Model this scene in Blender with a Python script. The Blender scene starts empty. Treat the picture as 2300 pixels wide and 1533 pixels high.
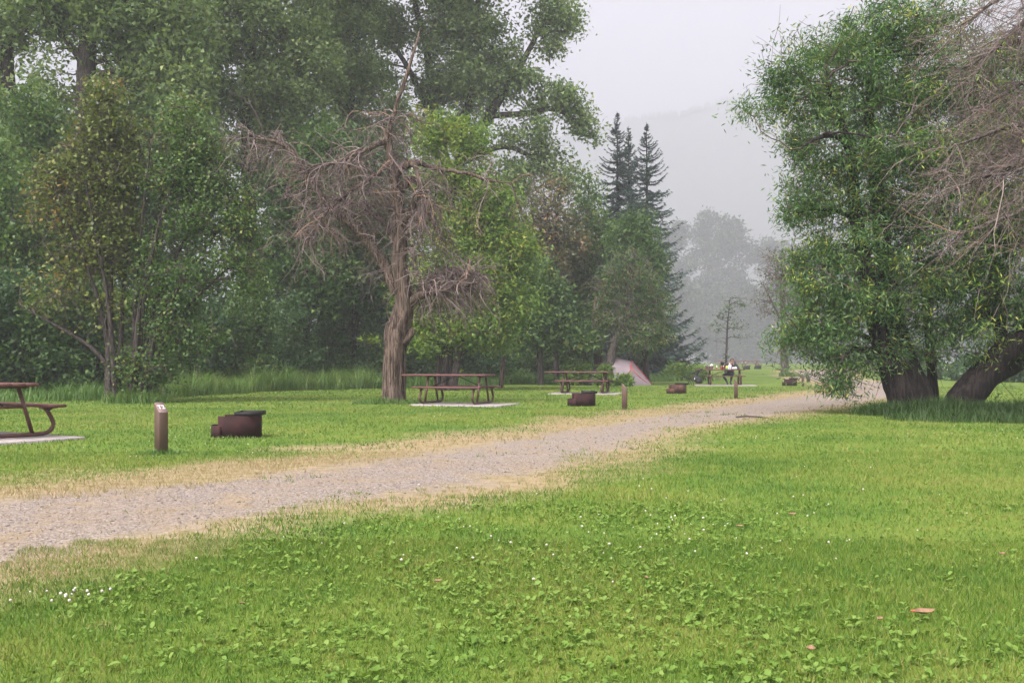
import bpy, math, random
import numpy as np
from mathutils import Vector, Matrix

R = math.radians
rng = np.random.default_rng(11)
random.seed(5)
scene = bpy.context.scene
COL = scene.collection

# ------------------------------------------------------------------ camera
CAM_Z, FPX = 1.06, 2236.0
cam_d = bpy.data.cameras.new("camera")
cam_d.lens = 35.0; cam_d.sensor_width = 36.0
cam_d.shift_y = 50.5 / 2300.0
cam_d.clip_end = 3000.0; cam_d.clip_start = 0.05
cam = bpy.data.objects.new("camera", cam_d)
cam.location = (0, 0, CAM_Z); cam.rotation_euler = (R(90), 0, 0)
COL.objects.link(cam); scene.camera = cam

# ------------------------------------------------------------------ sky, sun, exposure
SUN_EL, SUN_AZ = R(54), R(-138)          # azimuth measured from +Y towards +X
world = bpy.data.worlds.new("World"); scene.world = world; world.use_nodes = True
wn, wl = world.node_tree.nodes, world.node_tree.links
wn.clear()
w_out = wn.new("ShaderNodeOutputWorld"); w_bg = wn.new("ShaderNodeBackground")
w_sky = wn.new("ShaderNodeTexSky"); w_sky.sky_type = 'NISHITA'; w_sky.sun_disc = False
w_sky.sun_elevation = SUN_EL; w_sky.sun_rotation = SUN_AZ
w_sky.dust_density = 6.0; w_sky.air_density = 1.0; w_sky.ozone_density = 1.0
w_hs = wn.new("ShaderNodeHueSaturation"); w_hs.inputs['Saturation'].default_value = 0.12   # smoke-white sky
w_mx = wn.new("ShaderNodeMix"); w_mx.data_type = 'RGBA'; w_mx.blend_type = 'MULTIPLY'
w_mx.inputs[0].default_value = 1.0; w_mx.inputs[7].default_value = (1.06, 0.985, 1.05, 1)
wl.new(w_sky.outputs[0], w_hs.inputs['Color']); wl.new(w_hs.outputs[0], w_mx.inputs[6])
wl.new(w_mx.outputs[2], w_bg.inputs[0]); w_bg.inputs[1].default_value = 0.15
wl.new(w_bg.outputs[0], w_out.inputs[0])

sun_d = bpy.data.lights.new("sun", 'SUN'); sun_d.energy = 1.5; sun_d.angle = R(24); sun_d.color = (1.0, 0.94, 0.86)
sun = bpy.data.objects.new("sun", sun_d); COL.objects.link(sun)
sdir = Vector((math.sin(SUN_AZ) * math.cos(SUN_EL), math.cos(SUN_AZ) * math.cos(SUN_EL), math.sin(SUN_EL)))
sun.rotation_euler = (-sdir).to_track_quat('-Z', 'Y').to_euler(); sun.location = (-20, 10, 40)

scene.view_settings.view_transform = 'Standard'; scene.view_settings.look = 'None'
scene.view_settings.exposure = 1.72; scene.view_settings.gamma = 1.0
scene.view_settings.use_curve_mapping = False
scene.render.engine = 'CYCLES'
cy = scene.cycles
cy.max_bounces = 6; cy.diffuse_bounces = 3; cy.glossy_bounces = 2; cy.transmission_bounces = 3
cy.volume_bounces = 2; cy.transparent_max_bounces = 4; cy.caustics_reflective = False; cy.caustics_refractive = False
cy.sample_clamp_indirect = 4.0
cy.use_denoising = True

HAZE_DENSITY = 0.0014

# ------------------------------------------------------------------ helpers: projection to real places
def sm(a, b, v):
    t = np.clip((np.asarray(v, float) - a) / (b - a), 0, 1); return t * t * (3 - 2 * t)
def gz(x, y):
    return 0.62 * sm(58, 110, y) + 0.6 * sm(110, 260, y)
def W(px, py, d):                         # a point d metres away seen at that place of the photograph
    return np.array([(px - 1150) * d / FPX, d, CAM_Z + (817 - py) * d / FPX])
def unit(v):
    v = np.asarray(v, float); return v / np.maximum(np.linalg.norm(v, axis=-1, keepdims=True), 1e-9)

# ------------------------------------------------------------------ helpers: objects
def link(o, parent=None):
    COL.objects.link(o)
    if parent is not None: o.parent = parent
    return o
def tag(o, label=None, cat=None, group=None, kind=None):
    if label: o["label"] = label
    if cat: o["category"] = cat
    if group: o["group"] = group
    if kind: o["kind"] = kind
    return o
def empty(name, loc, rz=0.0):
    o = bpy.data.objects.new(name, None); o.location = tuple(loc); o.rotation_euler = (0, 0, rz); o.empty_display_size = 0.2
    return link(o)
def npmesh(name, V, faces, mats, parent=None, tint=None, smooth=False, attrs=None, matidx=None):
    """one mesh object from vertices (N,3) and a list of face arrays (M,k)"""
    V = np.asarray(V, np.float32)
    if not isinstance(faces, (list, tuple)): faces = [faces]
    faces = [np.asarray(f, np.int32) for f in faces if len(f)]
    me = bpy.data.meshes.new(name)
    me.vertices.add(len(V)); me.vertices.foreach_set("co", V.ravel())
    loops = np.concatenate([f.ravel() for f in faces])
    tot = np.concatenate([np.full(len(f), f.shape[1], np.int32) for f in faces])
    st = np.concatenate([[0], np.cumsum(tot)[:-1]]).astype(np.int32)
    me.loops.add(len(loops)); me.loops.foreach_set("vertex_index", loops)
    me.polygons.add(len(tot)); me.polygons.foreach_set("loop_start", st)
    if smooth: me.polygons.foreach_set("use_smooth", np.ones(len(tot), bool))
    if matidx is not None: me.polygons.foreach_set("material_index", np.asarray(matidx, np.int32))
    if tint is not None:
        a = me.attributes.new("tint", 'FLOAT', 'FACE'); a.data.foreach_set("value", np.asarray(tint, np.float32))
    for k, v in (attrs or {}).items():
        a = me.attributes.new(k, 'FLOAT', 'POINT'); a.data.foreach_set("value", np.asarray(v, np.float32))
    me.update(calc_edges=True)
    for m in (mats if isinstance(mats, (list, tuple)) else [mats]): me.materials.append(m)
    o = bpy.data.objects.new(name, me)
    return link(o, parent)

class MB:                                  # collects shapes into one mesh
    def __init__(s): s.v = []; s.f = {}; s.n = 0
    def add(s, V, F):
        V = np.asarray(V, float).reshape(-1, 3)
        for f in (F if isinstance(F, list) else [F]):
            f = np.asarray(f, int); s.f.setdefault(f.shape[1], []).append(f + s.n)
        s.v.append(V); s.n += len(V); return s
    def box(s, c, size, rot=None, bev=0.0):
        hx, hy, hz = np.array(size) / 2
        if bev <= 0:
            V = np.array([[x, y, z] for x in (-hx, hx) for y in (-hy, hy) for z in (-hz, hz)])
            F = [[0, 1, 3, 2], [4, 6, 7, 5], [0, 4, 5, 1], [2, 3, 7, 6], [0, 2, 6, 4], [1, 5, 7, 3]]
        else:                               # chamfered along all three axes: rings of an octagon stack
            rings = []
            for z, e in ((-hz, bev), (-hz + bev, 0), (hz - bev, 0), (hz, bev)):
                x, y, b = hx - e, hy - e, bev
                rings.append([[-x + b, -y, z], [x - b, -y, z], [x, -y + b, z], [x, y - b, z], [x - b, y, z], [-x + b, y, z], [-x, y - b, z], [-x, -y + b, z]])
            V = np.array(rings).reshape(-1, 3); F = []
            for r in range(3):
                for k in range(8): F.append([r * 8 + k, r * 8 + (k + 1) % 8, r * 8 + 8 + (k + 1) % 8, r * 8 + 8 + k])
            V0 = V if rot is None else V @ np.array(rot).T
            s.add(V0 + np.array(c), [np.array(F), np.array([[7, 6, 5, 4, 3, 2, 1, 0], [24, 25, 26, 27, 28, 29, 30, 31]])]); return s
        if rot is not None: V = V @ np.array(rot).T
        return s.add(V + np.array(c), np.array(F))
    def tube(s, pts, rad, k=10, cap=True):
        pts = np.asarray(pts, float); n = len(pts); rad = np.broadcast_to(np.asarray(rad, float), (n,))
        T = unit(np.gradient(pts, axis=0)); ref = np.array([0.31, 0.17, 0.93])
        if abs(T.mean(0) @ ref) > 0.85 * np.linalg.norm(T.mean(0)): ref = np.array([0.95, 0.2, 0.1])
        A = unit(np.cross(T, ref)); B = np.cross(T, A); t = np.arange(k) * 2 * math.pi / k
        V = pts[:, None] + rad[:, None, None] * (A[:, None] * np.cos(t)[None, :, None] + B[:, None] * np.sin(t)[None, :, None])
        i = np.arange(n - 1)[:, None] * k; j = np.arange(k)[None]; j2 = (j + 1) % k
        F = np.stack([i + j, i + j2, i + k + j2, i + k + j], -1).reshape(-1, 4)
        s.add(V, [F] + ([np.array([list(range(k))[::-1], list(range((n - 1) * k, n * k))])] if cap else [])); return s
    def lathe(s, c, prof, k=24):            # prof: (radius, z) rows
        prof = np.array(prof, float); t = np.arange(k) * 2 * math.pi / k; n = len(prof)
        V = np.stack([prof[:, None, 0] * np.cos(t), prof[:, None, 0] * np.sin(t), np.repeat(prof[:, 1:2], k, 1)], -1)
        i = np.arange(n - 1)[:, None] * k; j = np.arange(k)[None]; j2 = (j + 1) % k
        F = np.stack([i + j, i + j2, i + k + j2, i + k + j], -1).reshape(-1, 4)
        return s.add(V.reshape(-1, 3) + np.array(c), F)
    def build(s, name, mat, parent=None, smooth=False):
        return npmesh(name, np.concatenate(s.v), [np.concatenate(f) for f in s.f.values()], mat, parent, smooth=smooth)

def bezier(P, n):
    t = np.linspace(0, 1, n)[:, None]
    P = np.asarray(P, float)
    if len(P) == 3: return (1 - t) ** 2 * P[0] + 2 * t * (1 - t) * P[1] + t * t * P[2]
    return (1 - t) ** 3 * P[0] + 3 * t * (1 - t) ** 2 * P[1] + 3 * t * t * (1 - t) * P[2] + t ** 3 * P[3]
def spline(pts, rad, n):
    """smooth resample of a traced polyline (Catmull-Rom)"""
    P = np.asarray(pts, float); r = np.asarray(rad, float); m = len(P)
    Q = np.vstack([2 * P[0] - P[1], P, 2 * P[-1] - P[-2]])
    u = np.linspace(0, m - 1 - 1e-6, n); i = u.astype(int); f = (u - i)[:, None]
    a, b, c, d = Q[i], Q[i + 1], Q[i + 2], Q[i + 3]
    out = 0.5 * (2 * b + (c - a) * f + (2 * a - 5 * b + 4 * c - d) * f ** 2 + (3 * b - a - 3 * c + d) * f ** 3)
    return out, np.interp(u, np.arange(m), r)

# ------------------------------------------------------------------ helpers: vegetation arrays
def tubes(P, rad, k=4, ridge=0.0, seed=0):
    """many polylines of equal length: P (M,n,3), rad (M,n) -> vertices, quads"""
    M, n, _ = P.shape
    T = unit(np.gradient(P, axis=1)); ref = np.where(np.abs(T[:, :, 2:3]).mean(1, keepdims=True) > 0.8, np.array([1.0, 0.13, 0.0]), np.array([0.1, 0.15, 1.0]))
    A = unit(np.cross(T, ref)); B = np.cross(T, A); t = np.arange(k) * 2 * math.pi / k
    rr = np.repeat(rad[:, :, None], k, 2)
    if ridge > 0:
        g = np.random.default_rng(seed); z = np.arange(n)[None, :, None]; a = t[None, None]
        ph = g.uniform(0, 6.28, (M, 1, 6))
        q = sum(np.sin(a * fr + ph[:, :, i:i + 1] + z * g.uniform(-0.16, 0.16)) * w for i, (fr, w) in enumerate(((3, .5), (5, .45), (8, .5), (11, .5), (2, .4))))
        rr = rr * (1 + ridge * q + ridge * 0.5 * g.uniform(-1, 1, rr.shape))
    V = P[:, :, None] + rr[..., None] * (A[:, :, None] * np.cos(t)[:, None] + B[:, :, None] * np.sin(t)[:, None])
    m = np.arange(M)[:, None, None] * n * k; i = np.arange(n - 1)[None, :, None] * k; j = np.arange(k)[None, None]; j2 = (j + 1) % k
    F = np.stack([m + i + j, m + i + j2, m + i + k + j2, m + i + k + j], -1).reshape(-1, 4)
    return V.reshape(-1, 3), F
def leaf_quads(C, A, N, ln, wd, fold=0.18):
    A = unit(A); S = unit(np.cross(A, N)); U = np.cross(S, A); ln = ln[:, None]; wd = wd[:, None]
    V = np.stack([C, C + A * ln * .45 + S * wd * .5 + U * wd * fold, C + A * ln, C + A * ln * .45 - S * wd * .5 + U * wd * fold], 1)
    F = np.arange(len(C))[:, None] * 4 + np.arange(4)[None]
    return V.reshape(-1, 3), F
def leaf_tris(C, A, N, ln, wd):
    A = unit(A); S = unit(np.cross(A, N)); ln = ln[:, None]; wd = wd[:, None]
    V = np.stack([C - S * wd * .5, C + S * wd * .5, C + A * ln], 1)
    return V.reshape(-1, 3), np.arange(len(C) * 3).reshape(-1, 3)
def join(parts):
    V, F, n = [], {}, 0
    for v, f in parts:
        V.append(v); F.setdefault(f.shape[1], []).append(f + n); n += len(v)
    return np.concatenate(V), [np.concatenate(x) for x in F.values()]
def in_blobs(blobs, n, bias=0.5, g=rng):
    """random points inside a union of ellipsoids, denser to the outside for small bias"""
    b = np.array(blobs, float); w = np.abs(b[:, 3] * b[:, 4] * b[:, 5]) ** 0.75 * b[:, 6]; w /= w.sum()
    i = g.choice(len(b), n, p=w); d = unit(g.normal(size=(n, 3))); r = g.uniform(0.02, 1, (n, 1)) ** bias
    return b[i, :3] + d * r * b[i, 3:6]
def attach(E, nodes, up=1.2):
    out = np.empty(len(E), int)
    for s in range(0, len(E), 400):
        d = nodes[None] - E[s:s + 400, None]; L = np.linalg.norm(d, axis=2)
        out[s:s + 400] = np.argmin(L + up * np.maximum(0, d[:, :, 2] + 0.25 * L), axis=1)
    return out
def reach(S, T, E, n, g, wig=0.06, lift=0.35, sag=0.0):
    D = np.linalg.norm(E - S, axis=1, keepdims=True)
    C = S + unit(T + np.array([0, 0, lift])) * D * 0.45
    t = np.linspace(0, 1, n)[None, :, None]
    P = (1 - t) ** 2 * S[:, None] + 2 * t * (1 - t) * C[:, None] + t * t * E[:, None]
    P[:, 1:] += g.normal(size=P[:, 1:].shape) * wig * D[:, None] * (0.3 + 0.7 * t[:, 1:]) * 0.5
    P[:, :, 2] -= sag * D * (t[:, :, 0] ** 2)
    return P
def walk(S, D0, ln, n, g, droop=0.1, curl=0.25):
    """curved twigs that wander from a start along a direction"""
    P = [S]; d = unit(D0); step = (ln / (n - 1))[:, None]; bend = g.normal(size=d.shape) * curl
    for _ in range(n - 1):
        d = unit(d + bend * 0.5 + g.normal(size=d.shape) * curl * 0.5 + np.array([0, 0, -droop])); P.append(P[-1] + d * step)
    return np.stack(P, 1)

# ------------------------------------------------------------------ materials
def new_mat(name):
    m = bpy.data.materials.new(name); m.use_nodes = True; nt = m.node_tree; nt.nodes.clear()
    return m, nt.nodes, nt.links
def nd(n, t, **kw):
    x = n.new(t)
    for k, v in kw.items(): setattr(x, k, v)
    return x
def ramp(n, cols, pos=None, interp='LINEAR'):
    r = n.new("ShaderNodeValToRGB"); e = r.color_ramp.elements; r.color_ramp.interpolation = interp
    pos = pos or [i / (len(cols) - 1) for i in range(len(cols))]
    while len(e) < len(cols): e.new(0.5)
    for i, (c, p) in enumerate(zip(cols, pos)): e[i].position = p; e[i].color = (*c, 1)
    return r
def noise(n, l, scale, vec=None, detail=3.0, rough=0.55):
    x = n.new("ShaderNodeTexNoise"); x.inputs['Scale'].default_value = scale; x.inputs['Detail'].default_value = detail; x.inputs['Roughness'].default_value = rough
    if vec is not None: l.new(vec, x.inputs['Vector'])
    return x
def math_(n, l, op, a, b=None, clamp=False):
    x = n.new("ShaderNodeMath"); x.operation = op; x.use_clamp = clamp
    for i, v in enumerate((a, b)):
        if v is None: continue
        if isinstance(v, (int, float)): x.inputs[i].default_value = v
        else: l.new(v, x.inputs[i])
    return x.outputs[0]
def mixc(n, l, fac, a, b, blend='MIX'):
    x = n.new("ShaderNodeMix"); x.data_type = 'RGBA'; x.blend_type = blend; x.clamp_factor = True
    for i, v in ((0, fac), (6, a), (7, b)):
        if isinstance(v, (int, float)): x.inputs[i].default_value = v
        elif isinstance(v, tuple): x.inputs[i].default_value = (*v, 1)
        else: l.new(v, x.inputs[i])
    return x.outputs[2]
def mat_leaf(name, cols, pos=None, trans=0.28, rough=0.5, clump=0.7, spec=0.35, gain=1.0):
    m, n, l = new_mat(name)
    cols = [tuple(min(.6, c * gain) for c in q) for q in cols]
    at = nd(n, "ShaderNodeAttribute", attribute_name="tint"); ge = n.new("ShaderNodeNewGeometry")
    no = noise(n, l, clump, ge.outputs['Position'], 2.0)
    f = math_(n, l, 'ADD', at.outputs['Fac'], math_(n, l, 'MULTIPLY', math_(n, l, 'SUBTRACT', no.outputs[0], 0.5), 0.5), True)
    rp = ramp(n, cols, pos); l.new(f, rp.inputs[0])
    bs = n.new("ShaderNodeBsdfPrincipled"); bs.inputs['Roughness'].default_value = rough; bs.inputs['Specular IOR Level'].default_value = spec
    l.new(rp.outputs[0], bs.inputs['Base Color'])
    tr = n.new("ShaderNodeBsdfTranslucent"); l.new(mixc(n, l, 1.0, rp.outputs[0], (1.0, 1.0, 0.55), 'MULTIPLY'), tr.inputs[0])
    mx = n.new("ShaderNodeMixShader"); mx.inputs[0].default_value = trans
    l.new(bs.outputs[0], mx.inputs[1]); l.new(tr.outputs[0], mx.inputs[2])
    o = n.new("ShaderNodeOutputMaterial"); l.new(mx.outputs[0], o.inputs[0]); return m
def mat_simple(name, col, rough=0.6, var=0.25, scale=6.0, bump=0.0, bscale=40.0, metal=0.0, spec=0.5, col2=None, stretch=None):
    m, n, l = new_mat(name)
    tc = n.new("ShaderNodeTexCoord"); vec = tc.outputs['Object']
    if stretch:
        mp = n.new("ShaderNodeMapping"); mp.inputs['Scale'].default_value = stretch; l.new(vec, mp.inputs[0]); vec = mp.outputs[0]
    no = noise(n, l, scale, vec, 5.0, 0.6)
    lo = tuple(c * (1 - var) for c in col); hi = col2 or tuple(min(1, c * (1 + var)) for c in col)
    rp = ramp(n, [lo, col, hi], [0.3, 0.5, 0.72]); l.new(no.outputs[0], rp.inputs[0])
    bs = n.new("ShaderNodeBsdfPrincipled"); l.new(rp.outputs[0], bs.inputs['Base Color'])
    bs.inputs['Metallic'].default_value = metal; bs.inputs['Specular IOR Level'].default_value = spec
    rr = math_(n, l, 'ADD', math_(n, l, 'MULTIPLY', no.outputs[0], 0.25), rough - 0.12); l.new(rr, bs.inputs['Roughness'])
    if bump > 0:
        b = n.new("ShaderNodeBump"); b.inputs['Strength'].default_value = bump; b.inputs['Distance'].default_value = 0.02
        nb = noise(n, l, bscale, vec, 4.0); l.new(nb.outputs[0], b.inputs['Height']); l.new(b.outputs[0], bs.inputs['Normal'])
    o = n.new("ShaderNodeOutputMaterial"); l.new(bs.outputs[0], o.inputs[0]); return m
def mat_bark(name, dark, light, stretch=(9, 9, 1.3), bump=0.9, lichen=None):
    m, n, l = new_mat(name)
    tc = n.new("ShaderNodeTexCoord"); mp = n.new("ShaderNodeMapping"); mp.inputs['Scale'].default_value = stretch; l.new(tc.outputs['Object'], mp.inputs[0])
    no = noise(n, l, 2.4, mp.outputs[0], 8.0, 0.7); n2 = noise(n, l, 0.9, tc.outputs['Object'], 3.0)
    rp = ramp(n, [tuple(c * .4 for c in dark), dark, light, tuple(min(1, c * 1.35) for c in light)], [0.36, 0.46, 0.56, 0.68]); l.new(no.outputs[0], rp.inputs[0])
    c = rp.outputs[0]
    if lichen: c = mixc(n, l, math_(n, l, 'MULTIPLY', math_(n, l, 'SUBTRACT', n2.outputs[0], 0.52), 4.0, True), c, lichen)
    bs = n.new("ShaderNodeBsdfPrincipled"); bs.inputs['Roughness'].default_value = 0.9; bs.inputs['Specular IOR Level'].default_value = 0.2
    l.new(c, bs.inputs['Base Color'])
    b = n.new("ShaderNodeBump"); b.inputs['Strength'].default_value = bump; b.inputs['Distance'].default_value = 0.05
    l.new(no.outputs[0], b.inputs['Height']); l.new(b.outputs[0], bs.inputs['Normal'])
    o = n.new("ShaderNodeOutputMaterial"); l.new(bs.outputs[0], o.inputs[0]); return m

def lawn_colour(n, l, pos):
    """green lawn with yellowish and darker patches, shared by the soil sheet and the blades"""
    n1 = noise(n, l, 0.35, pos, 4.0, 0.6); n2 = noise(n, l, 2.3, pos, 3.0)
    f = math_(n, l, 'ADD', math_(n, l, 'MULTIPLY', n1.outputs[0], 0.7), math_(n, l, 'MULTIPLY', n2.outputs[0], 0.3))
    return ramp(n, [(0.045, 0.115, 0.013), (0.102, 0.198, 0.020), (0.165, 0.232, 0.032), (0.225, 0.230, 0.062)], [0.30, 0.46, 0.58, 0.74]), f

def mat_ground():
    m, n, l = new_mat("ground")
    ge = n.new("ShaderNodeNewGeometry"); pos = ge.outputs['Position']
    rp, f = lawn_colour(n, l, pos); l.new(f, rp.inputs[0])
    soil = mixc(n, l, 0.35, rp.outputs[0], (0.055, 0.06, 0.02))
    gv = nd(n, "ShaderNodeAttribute", attribute_name="gravel").outputs['Fac']; dr = nd(n, "ShaderNodeAttribute", attribute_name="dry").outputs['Fac']
    ns = noise(n, l, 0.9, pos, 5.0, 0.65); nf = noise(n, l, 7.0, pos, 4.0, 0.6)
    wob = math_(n, l, 'MULTIPLY', math_(n, l, 'SUBTRACT', ns.outputs[0], 0.5), 1.6)
    wob2 = math_(n, l, 'ADD', wob, math_(n, l, 'MULTIPLY', math_(n, l, 'SUBTRACT', nf.outputs[0], 0.5), 0.9))
    dfac = math_(n, l, 'ADD', math_(n, l, 'MULTIPLY', math_(n, l, 'ADD', dr, wob2), 1.1), 0.5, True)
    straw = ramp(n, [(0.165, 0.13, 0.065), (0.27, 0.21, 0.12), (0.33, 0.255, 0.155)], [0.3, 0.5, 0.7]); l.new(nf.outputs[0], straw.inputs[0])
    c = mixc(n, l, math_(n, l, 'MULTIPLY', dfac, 0.92), soil, straw.outputs[0])
    gfac = math_(n, l, 'ADD', math_(n, l, 'MULTIPLY', math_(n, l, 'ADD', gv, wob2), 1.8), 0.5, True)
    vo = nd(n, "ShaderNodeTexVoronoi"); vo.inputs['Scale'].default_value = 75.0; l.new(pos, vo.inputs['Vector'])
    vs = ramp(n, [(0.095, 0.083, 0.078), (0.205, 0.18, 0.165), (0.28, 0.245, 0.215), (0.245, 0.20, 0.15), (0.38, 0.34, 0.30)], [0.05, 0.35, 0.6, 0.78, 0.95])
    sep = n.new("ShaderNodeSeparateColor"); l.new(vo.outputs['Color'], sep.inputs[0]); l.new(sep.outputs[0], vs.inputs[0])
    g2 = mixc(n, l, math_(n, l, 'MULTIPLY', math_(n, l, 'SUBTRACT', ns.outputs[0], 0.42), 3.5, True), vs.outputs[0], (0.245, 0.19, 0.125))
    np_ = noise(n, l, 1.7, pos, 5.0, 0.7)
    gcol = mixc(n, l, math_(n, l, 'MULTIPLY', math_(n, l, 'SUBTRACT', np_.outputs[0], 0.50), 4.5, True), mixc(n, l, 0.6, vs.outputs[0], g2), straw.outputs[0])
    c = mixc(n, l, gfac, c, gcol)
    bs = n.new("ShaderNodeBsdfPrincipled"); bs.inputs['Roughness'].default_value = 0.95; bs.inputs['Specular IOR Level'].default_value = 0.15
    l.new(c, bs.inputs['Base Color'])
    b = n.new("ShaderNodeBump"); b.inputs['Strength'].default_value = 0.6; b.inputs['Distance'].default_value = 0.02
    l.new(mixc(n, l, gfac, noise(n, l, 60.0, pos, 3.0).outputs[0], vo.outputs['Distance']), b.inputs['Height']); l.new(b.outputs[0], bs.inputs['Normal'])
    o = n.new("ShaderNodeOutputMaterial"); l.new(bs.outputs[0], o.inputs[0]); return m
def mat_grass(name, trans=0.3, dark=1.0):
    m, n, l = new_mat(name)
    ge = n.new("ShaderNodeNewGeometry"); pos = ge.outputs['Position']
    at = nd(n, "ShaderNodeAttribute", attribute_name="tint").outputs['Fac']     # 0..1 fresh, above 1 straw
    rp, f = lawn_colour(n, l, pos)
    l.new(math_(n, l, 'ADD', f, math_(n, l, 'MULTIPLY', math_(n, l, 'SUBTRACT', math_(n, l, 'MINIMUM', at, 1.0), 0.5), 0.40)), rp.inputs[0])
    dry = math_(n, l, 'SUBTRACT', at, 1.0, True)
    c = mixc(n, l, dry, mixc(n, l, 1.0, rp.outputs[0], (dark, dark, dark), 'MULTIPLY'), (0.36, 0.275, 0.155))
    bs = n.new("ShaderNodeBsdfPrincipled"); bs.inputs['Roughness'].default_value = 0.55; bs.inputs['Specular IOR Level'].default_value = 0.3
    l.new(c, bs.inputs['Base Color'])
    tr = n.new("ShaderNodeBsdfTranslucent"); l.new(c, tr.inputs[0])
    mx = n.new("ShaderNodeMixShader"); mx.inputs[0].default_value = trans; l.new(bs.outputs[0], mx.inputs[1]); l.new(tr.outputs[0], mx.inputs[2])
    o = n.new("ShaderNodeOutputMaterial"); l.new(mx.outputs[0], o.inputs[0]); return m

M = {}
M['ground'] = mat_ground()
M['grass'] = mat_grass("lawn blades")
M['tall'] = mat_leaf("tall grass", [(0.045, 0.10, 0.02), (0.085, 0.17, 0.035), (0.14, 0.21, 0.05), (0.26, 0.23, 0.10)], [0.1, 0.5, 0.85, 1.0], clump=0.8, gain=1.3)
M['tuft'] = mat_leaf("shaded tuft", [(0.03, 0.075, 0.016), (0.06, 0.13, 0.025), (0.10, 0.17, 0.04)], clump=1.5, gain=0.75)  # darker greens with the big willow's shade painted in
M['weed'] = mat_leaf("broad weed", [(0.085, 0.17, 0.024), (0.140, 0.235, 0.040), (0.20, 0.29, 0.07)], clump=1.5, rough=0.6, spec=0.2)
M['clover'] = mat_simple("clover bloom", (0.50, 0.46, 0.40), 0.8, 0.12, 30)
M['stone'] = mat_leaf("gravel stone", [(0.095, 0.078, 0.074), (0.21, 0.177, 0.163), (0.29, 0.245, 0.215), (0.24, 0.185, 0.14), (0.40, 0.355, 0.315)], trans=0.0, rough=0.85, spec=0.25)
M['willow'] = mat_leaf("willow leaf", [(0.022, 0.060, 0.018), (0.045, 0.100, 0.028), (0.085, 0.145, 0.045), (0.27, 0.28, 0.05)], [0.1, 0.45, 0.84, 1.0], clump=0.9, rough=0.42, gain=1.75, trans=0.38)
M['cotton'] = mat_leaf("cottonwood leaf", [(0.035, 0.062, 0.022), (0.072, 0.110, 0.038), (0.12, 0.155, 0.058), (0.20, 0.21, 0.085)], [0.08, 0.45, 0.85, 1.0], clump=0.35, gain=2.25, trans=0.4)
M['alder'] = mat_leaf("alder leaf", [(0.025, 0.062, 0.018), (0.055, 0.110, 0.026), (0.10, 0.155, 0.04), (0.20, 0.20, 0.06)], [0.1, 0.5, 0.85, 1.0], clump=0.5, gain=1.45, trans=0.36)
M['bush'] = mat_leaf("bush leaf", [(0.020, 0.050, 0.020), (0.042, 0.090, 0.032), (0.075, 0.130, 0.045), (0.12, 0.15, 0.06)], [0.1, 0.5, 0.85, 1.0], clump=0.7, gain=1.5, trans=0.36)
M['bright'] = mat_leaf("bright willow leaf", [(0.045, 0.100, 0.020), (0.085, 0.155, 0.026), (0.14, 0.20, 0.035), (0.26, 0.25, 0.05)], [0.08, 0.45, 0.82, 1.0], clump=0.6, gain=1.5, trans=0.4)
M['yellow'] = mat_leaf("yellowing leaf", [(0.055, 0.095, 0.022), (0.115, 0.155, 0.032), (0.195, 0.215, 0.05), (0.30, 0.17, 0.05)], [0.08, 0.42, 0.86, 1.0], clump=0.8, gain=1.05)
M['brownish'] = mat_leaf("withered leaf", [(0.045, 0.058, 0.026), (0.075, 0.095, 0.038), (0.12, 0.12, 0.05), (0.22, 0.12, 0.05)], clump=0.8, gain=1.35)
M['needle'] = mat_leaf("spruce needle", [(0.015, 0.034, 0.029), (0.030, 0.058, 0.047), (0.056, 0.088, 0.068)], trans=0.05, clump=0.7, rough=0.6, gain=2.0)
M['fartree'] = mat_leaf("far leaf", [(0.03, 0.055, 0.03), (0.06, 0.09, 0.045), (0.11, 0.14, 0.075)], clump=0.25)
M['bark_dark'] = mat_bark("dark bark", (0.035, 0.028, 0.026), (0.075, 0.062, 0.055))
M['bark'] = mat_bark("grey bark", (0.060, 0.050, 0.045), (0.135, 0.115, 0.105))
M['bark_dead'] = mat_bark("dead willow bark", (0.045, 0.031, 0.024), (0.155, 0.116, 0.090), (8, 8, 0.8), 1.0, (0.13, 0.102, 0.082))
M['bark_willow'] = mat_bark("willow bark", (0.010, 0.008, 0.0075), (0.030, 0.023, 0.020), (6, 6, 0.9), 1.0)  # canopy shade is put into the colour: bark darkened well below its own tone
M['twig'] = mat_leaf("dead twig", [(0.055, 0.040, 0.037), (0.115, 0.088, 0.082), (0.22, 0.175, 0.16), (0.26, 0.155, 0.09)], [0.05, 0.45, 0.88, 1.0], trans=0, rough=0.8, spec=0.2, gain=1.25)
M['twig_dark'] = mat_leaf("dark twig", [(0.05, 0.037, 0.034), (0.095, 0.072, 0.066), (0.15, 0.115, 0.10)], trans=0, rough=0.85, spec=0.2)
M['red_paint'] = mat_simple("red-brown board paint", (0.105, 0.040, 0.034), 0.62, 0.25, 5.0, 0.25, 60, col2=(0.145, 0.060, 0.052), stretch=(1, 9, 9))
M['red_faded'] = mat_simple("faded red board paint", (0.27, 0.075, 0.058), 0.7, 0.15, 5.0)
M['steel_brown'] = mat_simple("brown painted tube", (0.080, 0.034, 0.025), 0.5, 0.2, 7.0, 0.1, 50)
M['rust'] = mat_simple("rusty steel sheet", (0.026, 0.0095, 0.0095), 0.85, 0.35, 7.0, 0.3, 90, spec=0.25, col2=(0.046, 0.017, 0.015))
M['soot'] = mat_simple("sooty iron", (0.014, 0.013, 0.014), 0.7, 0.3, 10, 0.2, 70, spec=0.3)
M['rust_worn'] = mat_simple("burnt rust sheet", (0.055, 0.028, 0.022), 0.85, 0.6, 5.0, 0.3, 80, spec=0.25, col2=(0.15, 0.075, 0.045))
M['post'] = mat_simple("brown plastic post", (0.125, 0.078, 0.062), 0.6, 0.14, 9, 0.15, 120)
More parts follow.
